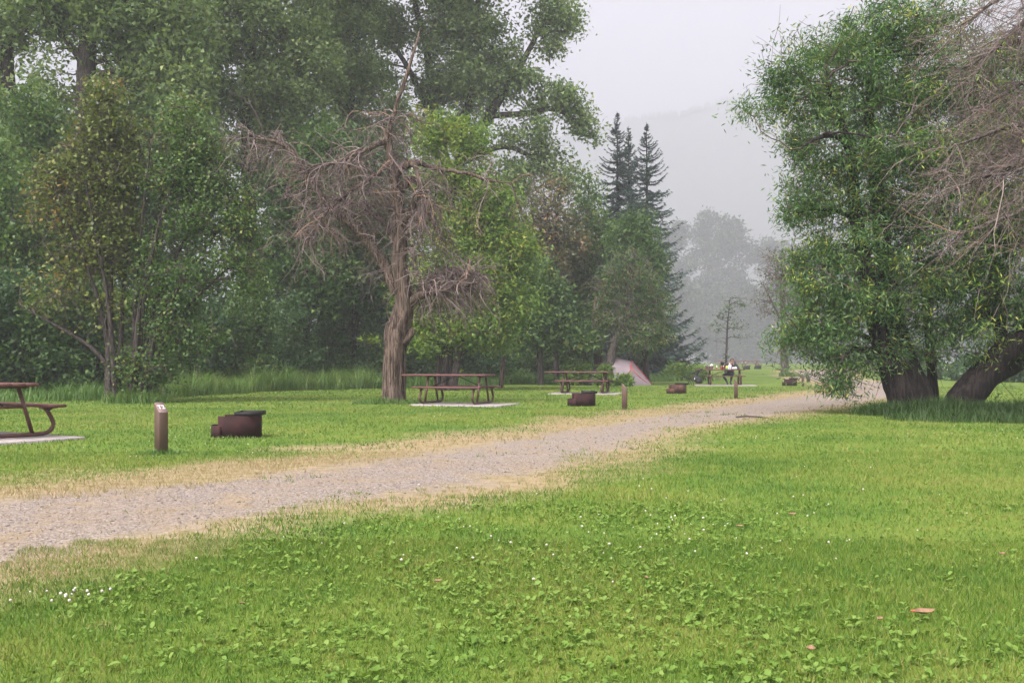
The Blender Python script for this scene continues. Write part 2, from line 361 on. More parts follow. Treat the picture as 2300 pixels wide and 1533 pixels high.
M['post_top'] = mat_simple("faded post top", (0.17, 0.115, 0.105), 0.6, 0.08, 12)
M['letter'] = mat_simple("white lettering", (0.8, 0.79, 0.78), 0.5, 0.03, 10)
M['concrete'] = mat_simple("pale concrete", (0.29, 0.262, 0.245), 0.9, 0.14, 3.0, 0.35, 80)
M['tent'] = mat_simple("grey-lilac tent cloth", (0.20, 0.165, 0.178), 0.65, 0.14, 3.0, 0.2, 14)
M['tent_red'] = mat_simple("red tent piping", (0.42, 0.06, 0.05), 0.5, 0.1, 6)
M['tent_dark'] = mat_simple("dark tent floor", (0.05, 0.05, 0.06), 0.6, 0.2, 6)
M['hill'] = mat_simple("wooded hill", (0.085, 0.105, 0.075), 0.95, 0.35, 0.05)

# ------------------------------------------------------------------ ground, road
def poly_sd(P, line):
    """distance to a polyline, positive on its left"""
    L = np.asarray(line, float); best = np.full(len(P), 1e9); sg = np.ones(len(P))
    for a, b in zip(L[:-1], L[1:]):
        ab = b - a; t = np.clip(((P - a) @ ab) / (ab @ ab), 0, 1); d = P - a - t[:, None] * ab
        r = np.hypot(d[:, 0], d[:, 1]); c = ab[0] * (P[:, 1] - a[1]) - ab[1] * (P[:, 0] - a[0])
        w = r < best - 1e-6; best[w] = r[w]; sg[w] = np.sign(c[w])
    return best * sg
ROAD_LOW = [(-40, -9), (-10, 1.0), (-4.2, 3.3), (-2.3, 4.45), (-1.7, 5.75), (-.95, 6.95), (.2, 8.2), (1.65, 11.3), (3.2, 16), (5.6, 19.6), (10.2, 27), (13.6, 33), (17, 40), (19.8, 48), (22, 58), (25, 72), (31, 88), (45, 98), (90, 112)]
ROAD_UP = [(-44, -4), (-12, 4.0), (-6.8, 6.1), (-3.96, 7.75), (-2.0, 9.8), (-.8, 12.3), (.3, 14.5), (3.3, 21), (9.4, 32.5), (13.8, 40.5), (16.3, 48), (18.3, 58), (20.5, 72), (26, 92), (40, 105), (90, 122)]
def vnoise(P, s, seed=0):                   # cheap value noise in -1..1
    g = np.random.default_rng(seed); a = 0
    for k in range(5):
        d = g.normal(size=2) * s; a = a + np.sin(P @ d + g.uniform(0, 6.28))
    return a / 3.0
def road_fields(P):
    lo = poly_sd(P, ROAD_LOW); up = -poly_sd(P, ROAD_UP)
    w = 0.45 * vnoise(P, .9, 14) + 0.25 * vnoise(P, 2.4, 15)        # uneven worn verges
    return np.minimum(lo - 0.7, up), np.minimum(lo + .3 * w, up + 1.5 + w)
def grow_axis(a, b, step, lo, hi, r):
    x = list(np.arange(a, b + 1e-6, step)); s = step
    while x[-1] < hi: s *= r; x.append(x[-1] + s)
    s = step; y = [a]
    while y[-1] > lo: s *= r; y.append(y[-1] - s)
    return np.array(y[:0:-1] + x)
gx = grow_axis(-8, 10.4, 0.20, -2150, 2150, 1.12); gy = grow_axis(2.2, 22, 0.20, -140, 2300, 1.065)
GX, GY = np.meshgrid(gx, gy); GP = np.stack([GX.ravel(), GY.ravel()], 1)
gv, dr = road_fields(GP)
GV = np.column_stack([GP, gz(GP[:, 0], GP[:, 1])])
nx = len(gx); ii = (np.arange(len(gy) - 1)[:, None] * nx + np.arange(nx - 1)[None]).ravel()
GF = np.stack([ii, ii + 1, ii + nx + 1, ii + nx], 1)
fc = GP[GF].mean(1); is_road = road_fields(fc)[0] + 0.22 * vnoise(fc, 1.6, 3) > 0
def sub(mask):
    f = GF[mask]; u, inv = np.unique(f, return_inverse=True)
    return GV[u], inv.reshape(f.shape), {"gravel": gv[u], "dry": dr[u]}
for nm, mk, lab in (("ground", ~is_road, "mown green lawn with yellowish patches"), ("gravel_road", is_road, "worn gravel track with dry straw-coloured verges")):
    v, f, a = sub(mk)
    o = npmesh(nm, v, f, M['ground'], attrs=a); tag(o, lab, kind="structure")

# distant hill with small conifers along its ridge
hx = np.linspace(-1700, 2050, 160)
ridge = np.interp(hx, [-1700, -750, -226, 198, 368, 850, 2050], [226, 273, 349, 430, 468, 521, 532]) + 4 * np.sin(hx * 0.035) + 2.2 * np.sin(hx * 0.095 + 1)
HV, prof = [], [(0, -1), (0.12, 0.16), (0.4, 0.52), (0.7, 0.83), (1, 1.0), (1.3, 0.7), (1.6, -1)]
for t, h in prof:
    HV.append(np.column_stack([hx, np.full(160, 1490 + t * 310) + 6 * np.sin(hx * 0.03 + t * 5), np.where(h < 0, 0.9, ridge * max(h, 0) + (0 if h in (1.0,) else 2.5 * np.sin(hx * 0.09 + t * 9)))]))
HV = np.concatenate(HV); i = (np.arange(len(prof) - 1)[:, None] * 160 + np.arange(159)[None]).ravel()
o = npmesh("hill", HV, np.stack([i, i + 1, i + 161, i + 160], 1), M['hill'], smooth=True); tag(o, "pale wooded hill fading into smoke", kind="structure")
n = 1300; tx = rng.uniform(-150, 1200, n); tz = np.interp(tx, hx, ridge); hh = rng.uniform(4, 14, n); ty = 1800 + rng.uniform(-5, 5, n)
k6 = np.arange(5) * 2 * math.pi / 5
base = np.stack([tx[:, None] + np.cos(k6) * hh[:, None] * .22, ty[:, None] + np.sin(k6) * hh[:, None] * .22, np.repeat((tz - 1.2)[:, None], 5, 1)], -1)
V = np.concatenate([base, np.stack([tx, ty, tz + hh], 1)[:, None]], 1)
F = np.stack([np.stack([np.arange(n) * 6 + q, np.arange(n) * 6 + (q + 1) % 5, np.arange(n) * 6 + 5], 1) for q in range(5)], 1).reshape(-1, 3)
o = npmesh("ridge_forest", V.reshape(-1, 3), F, M['hill']); tag(o, "far conifer forest along the hill ridge", "forest", kind="stuff")

# ------------------------------------------------------------------ trees
FILL = 1.35                                # leaves drawn a little large so that crowns close as in life
def local(V, base): return V - np.asarray(base)[None]

def make_tree(name, label, cat, base, stems, blobs, leaf, bark, twigmat=None, group=None, n_limb=14, n_branch=70, n_twig=500,
              lpt=20, ll=0.14, lw=0.10, spread=0.28, droop=0.25, bias=0.45, seed=1, limb_r=0.06, twig_r=0.010, tint=(0.45, 0.22), accent=0.0,
              sides=10, ridge=0.05, lift=0.35, crown_name="crown", tint_fn=None, bare=0, bare_len=0.9, tri=True, twigs=True, fill=None):
    """stems: traced trunks [(points, radii)]; blobs: crown lobes (x,y,z,rx,ry,rz,weight), all in world metres"""
    g = np.random.default_rng(seed); base = np.array(base, float)
    root = empty(name, base); tag(root, label, cat, group)
    wood, nodes, tang, nrad = [], [], [], []
    for q, (p, r) in enumerate(stems):
        P, rr = spline(p, r, max(10, 5 * len(p)))
        wood.append(tubes(P[None], rr[None], sides, ridge, seed + q))
        k = P[:, 2] > base[2] + min(0.8, 0.3 * (P[-1, 2] - base[2]))
        nodes.append(P[k]); tang.append(unit(np.gradient(P, axis=0))[k]); nrad.append(rr[k])
    nodes, tang, nrad = map(np.concatenate, (nodes, tang, nrad))
    def level(n, npt, k, rf, rmin, wig, lft, bs, r0max):
        nonlocal nodes, tang, nrad
        E = in_blobs(blobs, n, bs, g); i = attach(E, nodes)
        P = reach(nodes[i], tang[i], E, npt, g, wig, lft)
        ra = np.clip(nrad[i] * rf, rmin * 1.5, r0max); rad = ra[:, None] + (rmin - ra[:, None]) * np.linspace(0, 1, npt)[None] ** 0.8
        T = unit(np.gradient(P, axis=1))
        nodes = np.concatenate([nodes, P[:, 2:].reshape(-1, 3)]); tang = np.concatenate([tang, T[:, 2:].reshape(-1, 3)]); nrad = np.concatenate([nrad, rad[:, 2:].ravel()])
        return P, rad, T
    if n_limb:
        P, rad, _ = level(n_limb, 9, 7, 0.6, 0.02, 0.07, lift, 0.7, limb_r * 2.2); wood.append(tubes(P, rad, 7))
    tw = []
    if n_branch:
        P, rad, _ = level(n_branch, 7, 5, 0.6, 0.010, 0.09, lift, bias, limb_r); tw.append(tubes(P, rad, 5))
    P, rad, T = level(n_twig, 5, 3, 0.5, twig_r * 0.6, 0.14, lift * 0.6, bias, twig_r * 1.8)
    if twigs: tw.append(tubes(P[:, ::2], rad[:, ::2], 3))
    if bare:
        i = g.integers(0, len(P), bare); D = unit(T[i, -1] + g.normal(size=(bare, 3)) * 0.5)
        Pb = walk(P[i, -1], D, g.uniform(0.4, 1.0, bare) * bare_len, 5, g, 0.12, 0.4)
        tw.append(tubes(Pb, np.linspace(twig_r, twig_r * 0.4, 5)[None].repeat(bare, 0), 3))
    V, F = join(wood); npmesh("trunk", local(V, base), F, bark, root, smooth=True)
    V, F = join(tw); tag(npmesh("branches", local(V, base), F, twigmat or bark, root, tint=g.uniform(0, 1, sum(len(f) for f in F)) if twigmat else None), kind="stuff")
    if lpt:
        L = n_twig * lpt; i = np.repeat(np.arange(n_twig), lpt); t = g.uniform(0.35, 1.05, L)[:, None]
        j = np.clip((t[:, 0] * 4).astype(int), 0, 3); f = t - j[:, None] / 4.0
        C = P[i, j] + (P[i, j + 1] - P[i, j]) * f * 4 + g.normal(size=(L, 3)) * spread * np.array([1, 1, .75])
        A = unit(T[i, j] * 0.6 + g.normal(size=(L, 3)) * 0.8 + np.array([0, 0, -droop]))
        N = unit(g.normal(size=(L, 3)) * 0.75 + np.array([0, 0, 0.9]))
        fl = fill or FILL; V, F = (leaf_tris if tri else leaf_quads)(C, A, N, ll * fl * g.uniform(.6, 1.3, L), lw * fl * g.uniform(.6, 1.25, L))
        tt = np.clip(g.normal(tint[0], tint[1] * 0.6, n_twig)[i] + g.normal(0, tint[1] * 0.7, L), 0, 0.88)
        if accent > 0:
            hot = (g.uniform(size=n_twig) < accent)[i]; tt[hot] = g.uniform(0.9, 1.0, hot.sum())
        if tint_fn is not None: tt = tint_fn(C, tt, g)
        tag(npmesh(crown_name, local(V, base), F, leaf, root, tint=tt), kind="stuff")
    return root

def lobes(d, rows, depth=1.0):
    """crown lobes given as (x, y, rx, ry[, weight[, dy]]) seen at distance d -> world ellipsoids"""
    out = []
    for r in rows:
        x, y, rx, ry = r[:4]; w = r[4] if len(r) > 4 else 1.0; dy = r[5] if len(r) > 5 else 0.0
        c = W(x, y, d); s = d / FPX; out.append((c[0], c[1] + dy, c[2], rx * s, max(rx, ry) * s * depth * 0.9, ry * s, w))
    return out
def trace(d, rows, dy=None):
    """a traced stem: (x, y, radius m[, dy])"""
    P = [W(r[0], r[1], d) + np.array([0, r[3] if len(r) > 3 else 0.0, 0]) for r in rows]
    P[0][2] = min(P[0][2], float(gz(P[0][0], P[0][1]))) - 0.15
    return np.array(P), np.array([r[2] for r in rows])
def gbase(d, px):
    x = (px - 1150) * d / FPX; return (x, d, float(gz(x, d)))
def gpy(d): return 817 + (CAM_Z - float(gz(0, d))) * FPX / d      # picture row of the ground at distance d

# -- tall cottonwoods at the back
def cottonwood(label, d, x, r, stems, rows, seed, n_twig=900, lpt=34, ll=0.17, **kw):
    st = [trace(d, [(x, gpy(d), r * 1.25), (x + 4, 500, r)] + stems[0])] + [trace(d, s) for s in stems[1:]]
    for q in range(1, len(st)):               # forks start inside the wood, not in the ground
        st[q] = (np.array([W(a[0], a[1], d) + np.array([0, a[3] if len(a) > 3 else 0, 0]) for a in stems[q]]), st[q][1])
    return make_tree("cottonwood", label, "tree", gbase(d, x), st, lobes(d, rows), M['cotton'], M['bark_dark'], group="tall cottonwoods at the back of the campsite",
                     n_limb=kw.pop('n_limb', 16), n_branch=kw.pop('n_branch', 130), n_twig=n_twig, lpt=lpt, ll=ll, lw=ll * 0.85, fill=1.18, spread=0.40, twigs=False, seed=seed, limb_r=0.09, twig_r=0.012, **kw)
cottonwood("tall cottonwood with a dark bare trunk, the leftmost one above the red-brown table", 44, 22, 0.33,
           [[(20, 250, .30), (15, 100, .25), (10, -40, .2), (0, -260, .1)]],
           [(-60, 60, 130, 120), (60, 40, 110, 70), (-40, 240, 110, 110), (40, 300, 90, 90), (0, -160, 200, 150), (-120, 420, 120, 150)], 21, 900)
cottonwood("tall cottonwood with a thick dark forking trunk, behind the yellow-leaved shrub", 42, 195, 0.42,
           [[(192, 300, .40), (195, 130, .36), (205, 20, .28), (215, -200, .14)], [(192, 150, .2), (165, 110, .16), (120, 60, .1)], [(198, 90, .18), (270, 60, .12), (330, 55, .07)]],
           [(150, 10, 150, 60), (260, 30, 150, 90), (340, 120, 110, 110), (300, 230, 90, 80), (400, 60, 110, 100), (220, -180, 260, 150), (420, 210, 80, 110), (60, 330, 80, 60), (330, 320, 90, 90), (430, 330, 80, 80), (110, 220, 70, 60, .7), (110, 130, 60, 50, .4), (70, 180, 50, 50, .4)], 22, 1550)
cottonwood("tall cottonwood with a straight dark trunk, behind the bare limb of the dead willow", 50, 556, 0.36,
           [[(556, 330, .33), (560, 200, .3), (566, 60, .24), (570, -200, .1)], [(560, 170, .15), (600, 110, .12), (660, 60, .06)]],
           [(560, 40, 110, 110), (640, 60, 100, 110), (480, 60, 80, 130), (480, 190, 70, 90), (630, 190, 90, 90), (570, 210, 80, 80), (700, 130, 70, 120), (690, 250, 70, 80), (560, -180, 250, 160), (620, 290, 80, 60), (500, 330, 70, 70), (700, 340, 70, 60), (600, 380, 60, 50)], 23, 1700)
cottonwood("wide cottonwood with long arching limbs reaching towards the spruces", 60, 1000, 0.42,
           [[(1000, 380, .4), (972, 250, .32), (960, 120, .22), (930, 0, .15), (900, -140, .08)],
            [(990, 330, .32), (1050, 240, .26), (1060, 130, .2), (1080, -60, .1)],
            [(1010, 400, .36), (1110, 240, .3), (1150, 180, .24), (1200, 90, .14), (1235, 20, .07)],
            [(960, 240, .2), (915, 150, .16), (870, 80, .1), (840, 0, .06)],
            [(1100, 260, .2), (1180, 255, .16), (1240, 245, .14), (1290, 270, .09), (1320, 310, .04)],
            [(1060, 350, .2), (1140, 330, .16), (1220, 370, .1), (1270, 420, .05)]],
           [(1010, 60, 90, 90), (1090, 90, 80, 80), (1060, 180, 80, 70), (1140, 170, 60, 60), (1240, 50, 55, 60, .8), (1275, 20, 40, 50, .7), (1230, 100, 50, 30, .6), (1190, 190, 60, 40), (1260, 215, 55, 35, .8), (1290, 250, 45, 35, .8), (1330, 290, 40, 22, .7), (1180, 300, 70, 50, .8),
            (1220, 350, 55, 45, .8), (1270, 400, 50, 40, .7), (1150, 400, 80, 50, .9), (990, 190, 70, 60), (900, 60, 50, 60, .7), (840, 50, 60, 90, .8), (850, 190, 60, 60, .7), (1050, -110, 200, 110, 1), (930, 290, 70, 50, .6), (1060, 290, 60, 50, .6)], 24, 2100, 32, 0.19)
cottonwood("slimmer cottonwood filling the gap between the straight trunk and the wide one", 56, 790, 0.26,
           [[(785, 330, .22), (790, 200, .18), (780, 60, .12), (770, -120, .06)]],
           [(770, 60, 80, 90), (800, 170, 60, 70), (760, 200, 60, 60), (740, 0, 80, 90), (790, 280, 60, 50), (800, -120, 120, 100), (850, 330, 60, 50), (760, 350, 70, 60), (880, 250, 50, 60, .6)], 25, 1300)

# -- darker trees that close the forest behind
for q, (x, d, top, rx, lab) in enumerate([
        (-150, 52, 60, 200, "dark leafy tree deep in the forest at the far left edge"),
        (120, 58, 180, 170, "dark leafy tree deep in the forest behind the yellow-leaved shrub"),
        (350, 55, 90, 160, "dark leafy tree deep in the forest between the forking and the straight cottonwood"),
        (660, 62, 230, 150, "dark leafy tree deep in the forest behind the dead willow's left limb"),
        (870, 66, 300, 130, "dark leafy tree deep in the forest behind the dead willow's crown"),
        (1130, 70, 400, 120, "dark leafy tree deep in the forest behind the bright green willow"),
        (1290, 74, 500, 90, "dark leafy tree deep in the forest left of the spruces")]):
    make_tree("forest_tree", lab, "tree", gbase(d, x), [trace(d, [(x, gpy(d), .3), (x + 5, (top + 817) / 2, .22), (x, top + 40, .06)])],
              lobes(d, [(x - rx * .3, top + 100, rx * .6, 100), (x + rx * .3, top + 160, rx * .6, 120), (x, top + 300, rx, 150), (x - rx * .2, top + 450, rx, 140), (x + rx * .3, 700, rx * .9, 100)]),
              M['bush'] if q % 2 else M['alder'], M['bark_dark'], group="dark trees deep in the forest", n_limb=14, n_branch=90, n_twig=620, lpt=22, ll=0.26, lw=0.22, spread=0.5, twigs=False, seed=40 + q, tint=(.35, .2))

# -- smaller trees of the forest edge
d = 33
make_tree("alder_tree", "fresh green leafy alder at the left edge behind the picnic table", "tree", gbase(d, -10), [trace(d, [(-10, gpy(d), .14), (-20, 600, .11), (0, 330, .03)]), ], 
          lobes(d, [(0, 400, 70, 90), (-60, 520, 120, 120), (40, 520, 70, 90), (10, 650, 120, 110), (60, 740, 110, 80)]), M['alder'], M['bark_dark'], n_limb=10, n_branch=70, n_twig=650, lpt=20, ll=0.12, lw=0.09, seed=61, tint=(.6, .2))
d = 36
make_tree("alder_tree", "dark leafy alder between the leftmost cottonwood and the yellow-leaved shrub", "tree", gbase(d, 90), [trace(d, [(90, gpy(d), .14), (95, 500, .11), (90, 250, .03)]), ], 
          lobes(d, [(60, 250, 70, 70), (110, 300, 70, 80), (70, 400, 90, 90), (150, 430, 80, 90), (100, 540, 110, 100), (160, 680, 110, 110)]), M['alder'], M['bark_dark'], n_limb=10, n_branch=80, n_twig=700, lpt=20, ll=0.13, lw=0.10, seed=62, tint=(.45, .2))
def fan(d, x0, tops, r, y0=None):
    y0 = y0 or gpy(d); out = []
    for q, (x, y, dy) in enumerate(tops):
        b = W(x0 + (q - len(tops) / 2) * 5, y0, d); b[2] = -0.1; b[1] += 0.2 * math.sin(q * 2.3); e = W(x, y, d); e[1] += dy
        m = b * .55 + e * .45 + np.array([(b[0] - e[0]) * .18, 0, .3])
        out.append((np.array([b, b * .8 + m * .2 + np.array([0, 0, .1]), m, e]), np.array([r * 1.15, r, r * .62, r * .22])))
    return out
d = 27.4
def orange_left(C, tt, g):
    s = C[:, 0] + 11.9 < g.normal(0, 0.25, len(C)); k = s & (g.uniform(size=len(C)) < 0.13) & (C[:, 2] > 4.6); tt = tt.copy(); tt[k] = g.uniform(.92, 1, k.sum()); return tt
make_tree("multi_stem_tree", "yellowing multi-stemmed tree with orange-brown leaves on its left side and twiggy lower limbs", "tree", gbase(d, 270),
          fan(d, 262, [(230, 210, .4), (262, 290, -.3), (190, 330, .6), (140, 430, -.5), (300, 330, .5), (215, 430, -.6), (105, 560, .1), (60, 690, -.2)], .085),
          lobes(d, [(232, 220, 45, 50, .5), (245, 300, 65, 60, .7), (200, 370, 70, 60, .7), (260, 400, 60, 60, .8), (130, 400, 60, 60, .45), (170, 480, 70, 60, .6), (255, 500, 60, 60, .8), (100, 470, 50, 50, .4), (250, 570, 60, 60, .35), (180, 580, 70, 60, .22), (130, 650, 80, 50, .12), (230, 690, 60, 60, .16)]),
          M['yellow'], M['bark_dark'], M['twig_dark'], n_limb=14, n_branch=120, n_twig=1150, lpt=14, ll=0.115, lw=0.09, fill=1.05, tri=False, spread=0.22, bias=.55, seed=71, tint=(.45, .26), accent=.01, tint_fn=orange_left, bare=1100, bare_len=1.2, limb_r=.03, twig_r=.008)
make_tree("multi_stem_tree", "green multi-stemmed tree leaning right with a bundle of slim grey stems", "tree", gbase(d, 318),
          fan(d, 312, [(400, 250, .5), (350, 330, -.4), (440, 300, -.4), (480, 400, .3), (380, 480, -.6), (500, 500, .1), (330, 520, .4), (550, 560, .2), (430, 620, -.5)], .085),
          lobes(d, [(405, 270, 60, 60, .7), (440, 340, 70, 60, .8), (480, 420, 65, 60, .9), (390, 400, 70, 60, .8), (430, 500, 80, 60, .8), (530, 490, 60, 70, .8), (520, 580, 70, 50, .6), (430, 620, 70, 50, .5), (560, 630, 50, 50, .5), (410, 690, 60, 45, .6), (330, 560, 50, 60, .4), (375, 740, 60, 50, .8), (300, 830, 50, 60, 1), (340, 650, 60, 60, .7), (450, 760, 60, 50, .7), (360, 830, 50, 50, .8)]),
          M['alder'], M['bark_dark'], M['twig_dark'], n_limb=16, n_branch=140, n_twig=1500, lpt=17, fill=1.0, tri=False, ll=0.10, lw=0.08, spread=0.2, bias=.55, seed=72, tint=(.55, .22), accent=.02, bare=500, bare_len=1.0, limb_r=.03, twig_r=.008)
# brown dead twigs low in that clump
d = 40
make_tree("willow_tree", "bright yellow-green willow behind the round-legged picnic table and the dead tree", "tree", gbase(d, 1000),
          fan(d, 1005, [(975, 300, .5), (1040, 290, -.5), (1090, 330, .5), (1130, 450, -.3), (1010, 430, .8), (1180, 560, .2), (940, 560, .3), (1110, 620, -.8)], .11),
          lobes(d, [(965, 300, 40, 50, .7), (1010, 290, 40, 45, .7), (1060, 320, 50, 60, .8), (990, 390, 60, 60), (1070, 430, 70, 70), (1120, 480, 60, 70), (1020, 520, 80, 70), (1150, 570, 70, 70), (1080, 600, 90, 80), (1000, 640, 80, 80), (1160, 680, 60, 60), (1080, 730, 90, 60), (980, 740, 80, 60), (930, 660, 50, 60)]),
          M['bright'], M['bark_dark'], n_limb=16, n_branch=160, n_twig=1900, lpt=26, ll=0.13, lw=0.075, twigs=False, spread=0.26, seed=73, tint=(.58, .24), accent=.025, droop=.35)
for q, (x, d, lab, mt, rows, tn, ac, lpt) in enumerate([
        (690, 44, "mid-green leafy tree behind the left limb of the dead willow", 'alder', [(640, 430, 70, 70), (720, 330, 70, 60), (700, 420, 90, 80), (760, 480, 80, 80), (640, 560, 90, 80), (720, 620, 100, 90)], .45, 0, 20),
        (800, 46, "blue-green leafy tree directly behind the dead willow's trunk", 'bush', [(800, 340, 70, 60), (850, 420, 80, 80), (790, 480, 80, 80), (840, 560, 90, 80), (780, 650, 90, 80), (880, 640, 70, 80)], .55, 0, 20),
        (1250, 54, "thin reddish-brown twiggy tree right of the bright green willow", 'brownish', [(1240, 450, 60, 60, .6), (1210, 520, 50, 60, .6), (1270, 540, 60, 60, .6), (1230, 610, 60, 60, .6)], .5, .1, 6),
        (1318, 56, "slender green tree standing left of the three spruces", 'alder', [(1325, 420, 32, 40, .7), (1310, 480, 45, 50), (1345, 520, 45, 50), (1300, 570, 60, 60), (1270, 640, 60, 60), (1330, 630, 60, 60), (1290, 700, 70, 60)], .55, .03, 16),
        (1215, 50, "leafy green tree behind the broken snag, right of the bright willow", 'alder', [(1210, 640, 50, 60), (1240, 700, 60, 60), (1190, 740, 60, 50), (1280, 760, 60, 40)], .45, .02, 20)]):
    tp = min(r[1] - r[3] for r in rows) + 25
    make_tree("leafy_tree", lab, "tree", gbase(d, x), [trace(d, [(x, gpy(d), .17), (x - 4, (tp + 817) / 2, .13), (x + 5, tp, .03)])], lobes(d, rows), M[mt], M['bark_dark'], M['twig_dark'] if mt == 'brownish' else None,
              n_limb=12, n_branch=100, n_twig=750, lpt=lpt, ll=0.15, lw=0.11, twigs=mt == 'brownish', spread=0.3, seed=80 + q, tint=(tn, .22), accent=ac, bare=500 if mt == 'brownish' else 0, bare_len=1.3)
d = 53
make_tree("leafy_tree", "pale green rounded tree in front of the spruces, above the tent", "tree", gbase(d, 1450), [trace(d, [(1452, gpy(d), .18), (1445, 680, .14), (1440, 500, .03)])],
          lobes(d, [(1435, 500, 35, 35, .8), (1410, 530, 45, 45), (1445, 550, 45, 50), (1462, 600, 34, 45), (1425, 600, 50, 50), (1450, 680, 45, 50), (1462, 740, 30, 40), (1440, 770, 35, 30)]), M['alder'], M['bark_dark'], n_limb=12, n_branch=110, n_twig=850, lpt=17, ll=0.15, lw=0.09, twigs=False, spread=0.28, seed=90, tint=(.42, .2))
d = 50
make_tree("leaning_tree", "leaning twiggy tree with withered brown-green leaves over the tent", "tree", gbase(d, 1372), [trace(d, [(1370, gpy(d), .26), (1372, 800, .22), (1392, 735, .2), (1412, 660, .16), (1418, 580, .08)]), (np.array([W(1395, 730, d), W(1440, 690, d), W(1500, 665, d)]), np.array([.1, .07, .03]))],
          lobes(d, [(1410, 590, 50, 40, .7), (1380, 640, 45, 50, .7), (1440, 640, 50, 45, .7), (1470, 690, 50, 40, .7), (1390, 710, 50, 50, .7), (1430, 750, 55, 45, .8), (1480, 745, 40, 40, .7), (1350, 720, 30, 50, .5)]), M['alder'], M['bark'], M['twig'], n_limb=14, n_branch=110, n_twig=620, lpt=11, ll=0.13, lw=0.06, spread=0.22, seed=91, tint=(.38, .25), accent=.06, bare=420, bare_len=1.3, droop=.6)

# -- spruces
def spruce(label, d, x, top, rbot, seed, ybot=None, ex=.64):
    g = np.random.default_rng(seed); base = np.array(gbase(d, x)); ybot = ybot or gpy(d)
    H = W(x, top, d)[2] - base[2]; Rb = rbot * d / FPX
    root = empty("spruce_tree", base); tag(root, label, "spruce", "spruces behind the tent")
    P, rr = spline(np.array([[0, 0, -.2], [.05, 0, H * .5], [0, 0.03, H]]), [.24, .14, .012], 14)
    V, F = tubes(P[None], rr[None], 8); npmesh("trunk", V, F, M['bark_dark'], root, smooth=True)
    nb = int(H * 22); h = np.sort(1 - (1 - g.uniform(0.02, 0.992, nb)) ** 1.0); a = g.uniform(0, 6.28, nb)
    L = Rb * (1 - h) ** ex * g.uniform(.55, 1.1, nb) * np.clip((1 - h) * 9, .25, 1) + .10
    up = np.where(h > .75, .5, .05) ; D = np.stack([np.cos(a), np.sin(a), up - 0.1], 1)
    t = np.linspace(0, 1, 7)[None, :, None]; S = np.stack([np.zeros(nb), np.zeros(nb), h * H], 1)
    B = S[:, None] + unit(D)[:, None] * L[:, None, None] * t; B[:, :, 2] += L[:, None] * (-0.32 * np.sin(np.linspace(0, 1, 7) * 2.2)[None] * (1 - h[:, None] * .6) + 0.20 * np.linspace(0, 1, 7)[None] ** 3)
    V, F = tubes(B, np.linspace(.025, .006, 7)[None].repeat(nb, 0), 3); tag(npmesh("branches", V, F, M['bark_dark'], root), kind="stuff")
    per = 66; i = np.repeat(np.arange(nb), per); tt = g.uniform(.08, 1.0, len(i)); j = np.clip((tt * 6).astype(int), 0, 5); f = (tt * 6 - j)[:, None]
    C = B[i, j] * (1 - f) + B[i, j + 1] * f; ax = unit(D[i]); side = unit(np.cross(ax, np.array([0, 0, 1.0]))) * np.where(g.uniform(size=len(i)) < .5, 1, -1)[:, None]
    A = unit(ax * g.uniform(.25, .9, (len(i), 1)) + side * g.uniform(.2, 1, (len(i), 1)) + np.array([0, 0, -.28]) + g.normal(size=(len(i), 3)) * .22)
    ln = (.05 + .14 * np.sqrt(1 - h[i]) + .42 * (1 - tt) * (1 - h[i]) + .14 * (1 - h[i])) * g.uniform(.7, 1.3, len(i))
    V, F = leaf_tris(C, A, unit(g.normal(size=(len(i), 3)) * .5 + np.array([0, 0, 1.])), ln * 1.15, ln * .42)
    tag(npmesh("crown", V, F, M['needle'], root, tint=np.clip(g.normal(.45, .2, len(i)) + .25 * (tt - .5), 0, 1)), kind="stuff")
spruce("tallest spruce of three, its top standing over the pale green tree", 72, 1386, 250, 112, 101)
spruce("thin ragged spruce squeezed between the two other spruces", 75, 1412, 283, 92, 102)
spruce("broad spruce with long low boughs, rightmost of the three behind the tent", 70, 1452, 274, 140, 103, ex=.72)

# -- bushes along the foot of the forest
EDGE = np.array([(-200, 27), (0, 29), (230, 30.5), (330, 32.5), (500, 38), (700, 42), (860, 45), (1000, 47), (1150, 53), (1300, 56), (1500, 62)], float)
def edge_d(px): return float(np.interp(px, EDGE[:, 0], EDGE[:, 1]))
bx = list(range(-100, 1320, 70)); g0 = np.random.default_rng(9)
BUSH = ['dense dark green forest-edge bush ' + t for t in (
    'beyond the left edge of the red-brown table',
    "behind the left table's top",
    "behind the left table's bench end",
    'between the left table and the multi-stemmed trees',
    "just left of the multi-stemmed trees' feet",
    "directly behind the multi-stemmed trees' feet",
    'just right of the multi-stemmed trees',
    'above the brightest patch of tall grass',
    'right of the brightest tall grass',
    "beyond the T2 post's fire ring",
    'halfway from the T2 fire ring to the dead willow',
    "left of the dead willow's leafy sprout",
    "behind the dead willow's leafy sprout",
    "directly behind the dead willow's trunk",
    "behind the left half of the dead willow's table",
    'under the middle of the bright green willow',
    "behind the right end of the dead willow's table",
    'beside the short pale stump',
    'right of the short pale stump',
    'left of the broken snag',
    'behind the broken snag')]
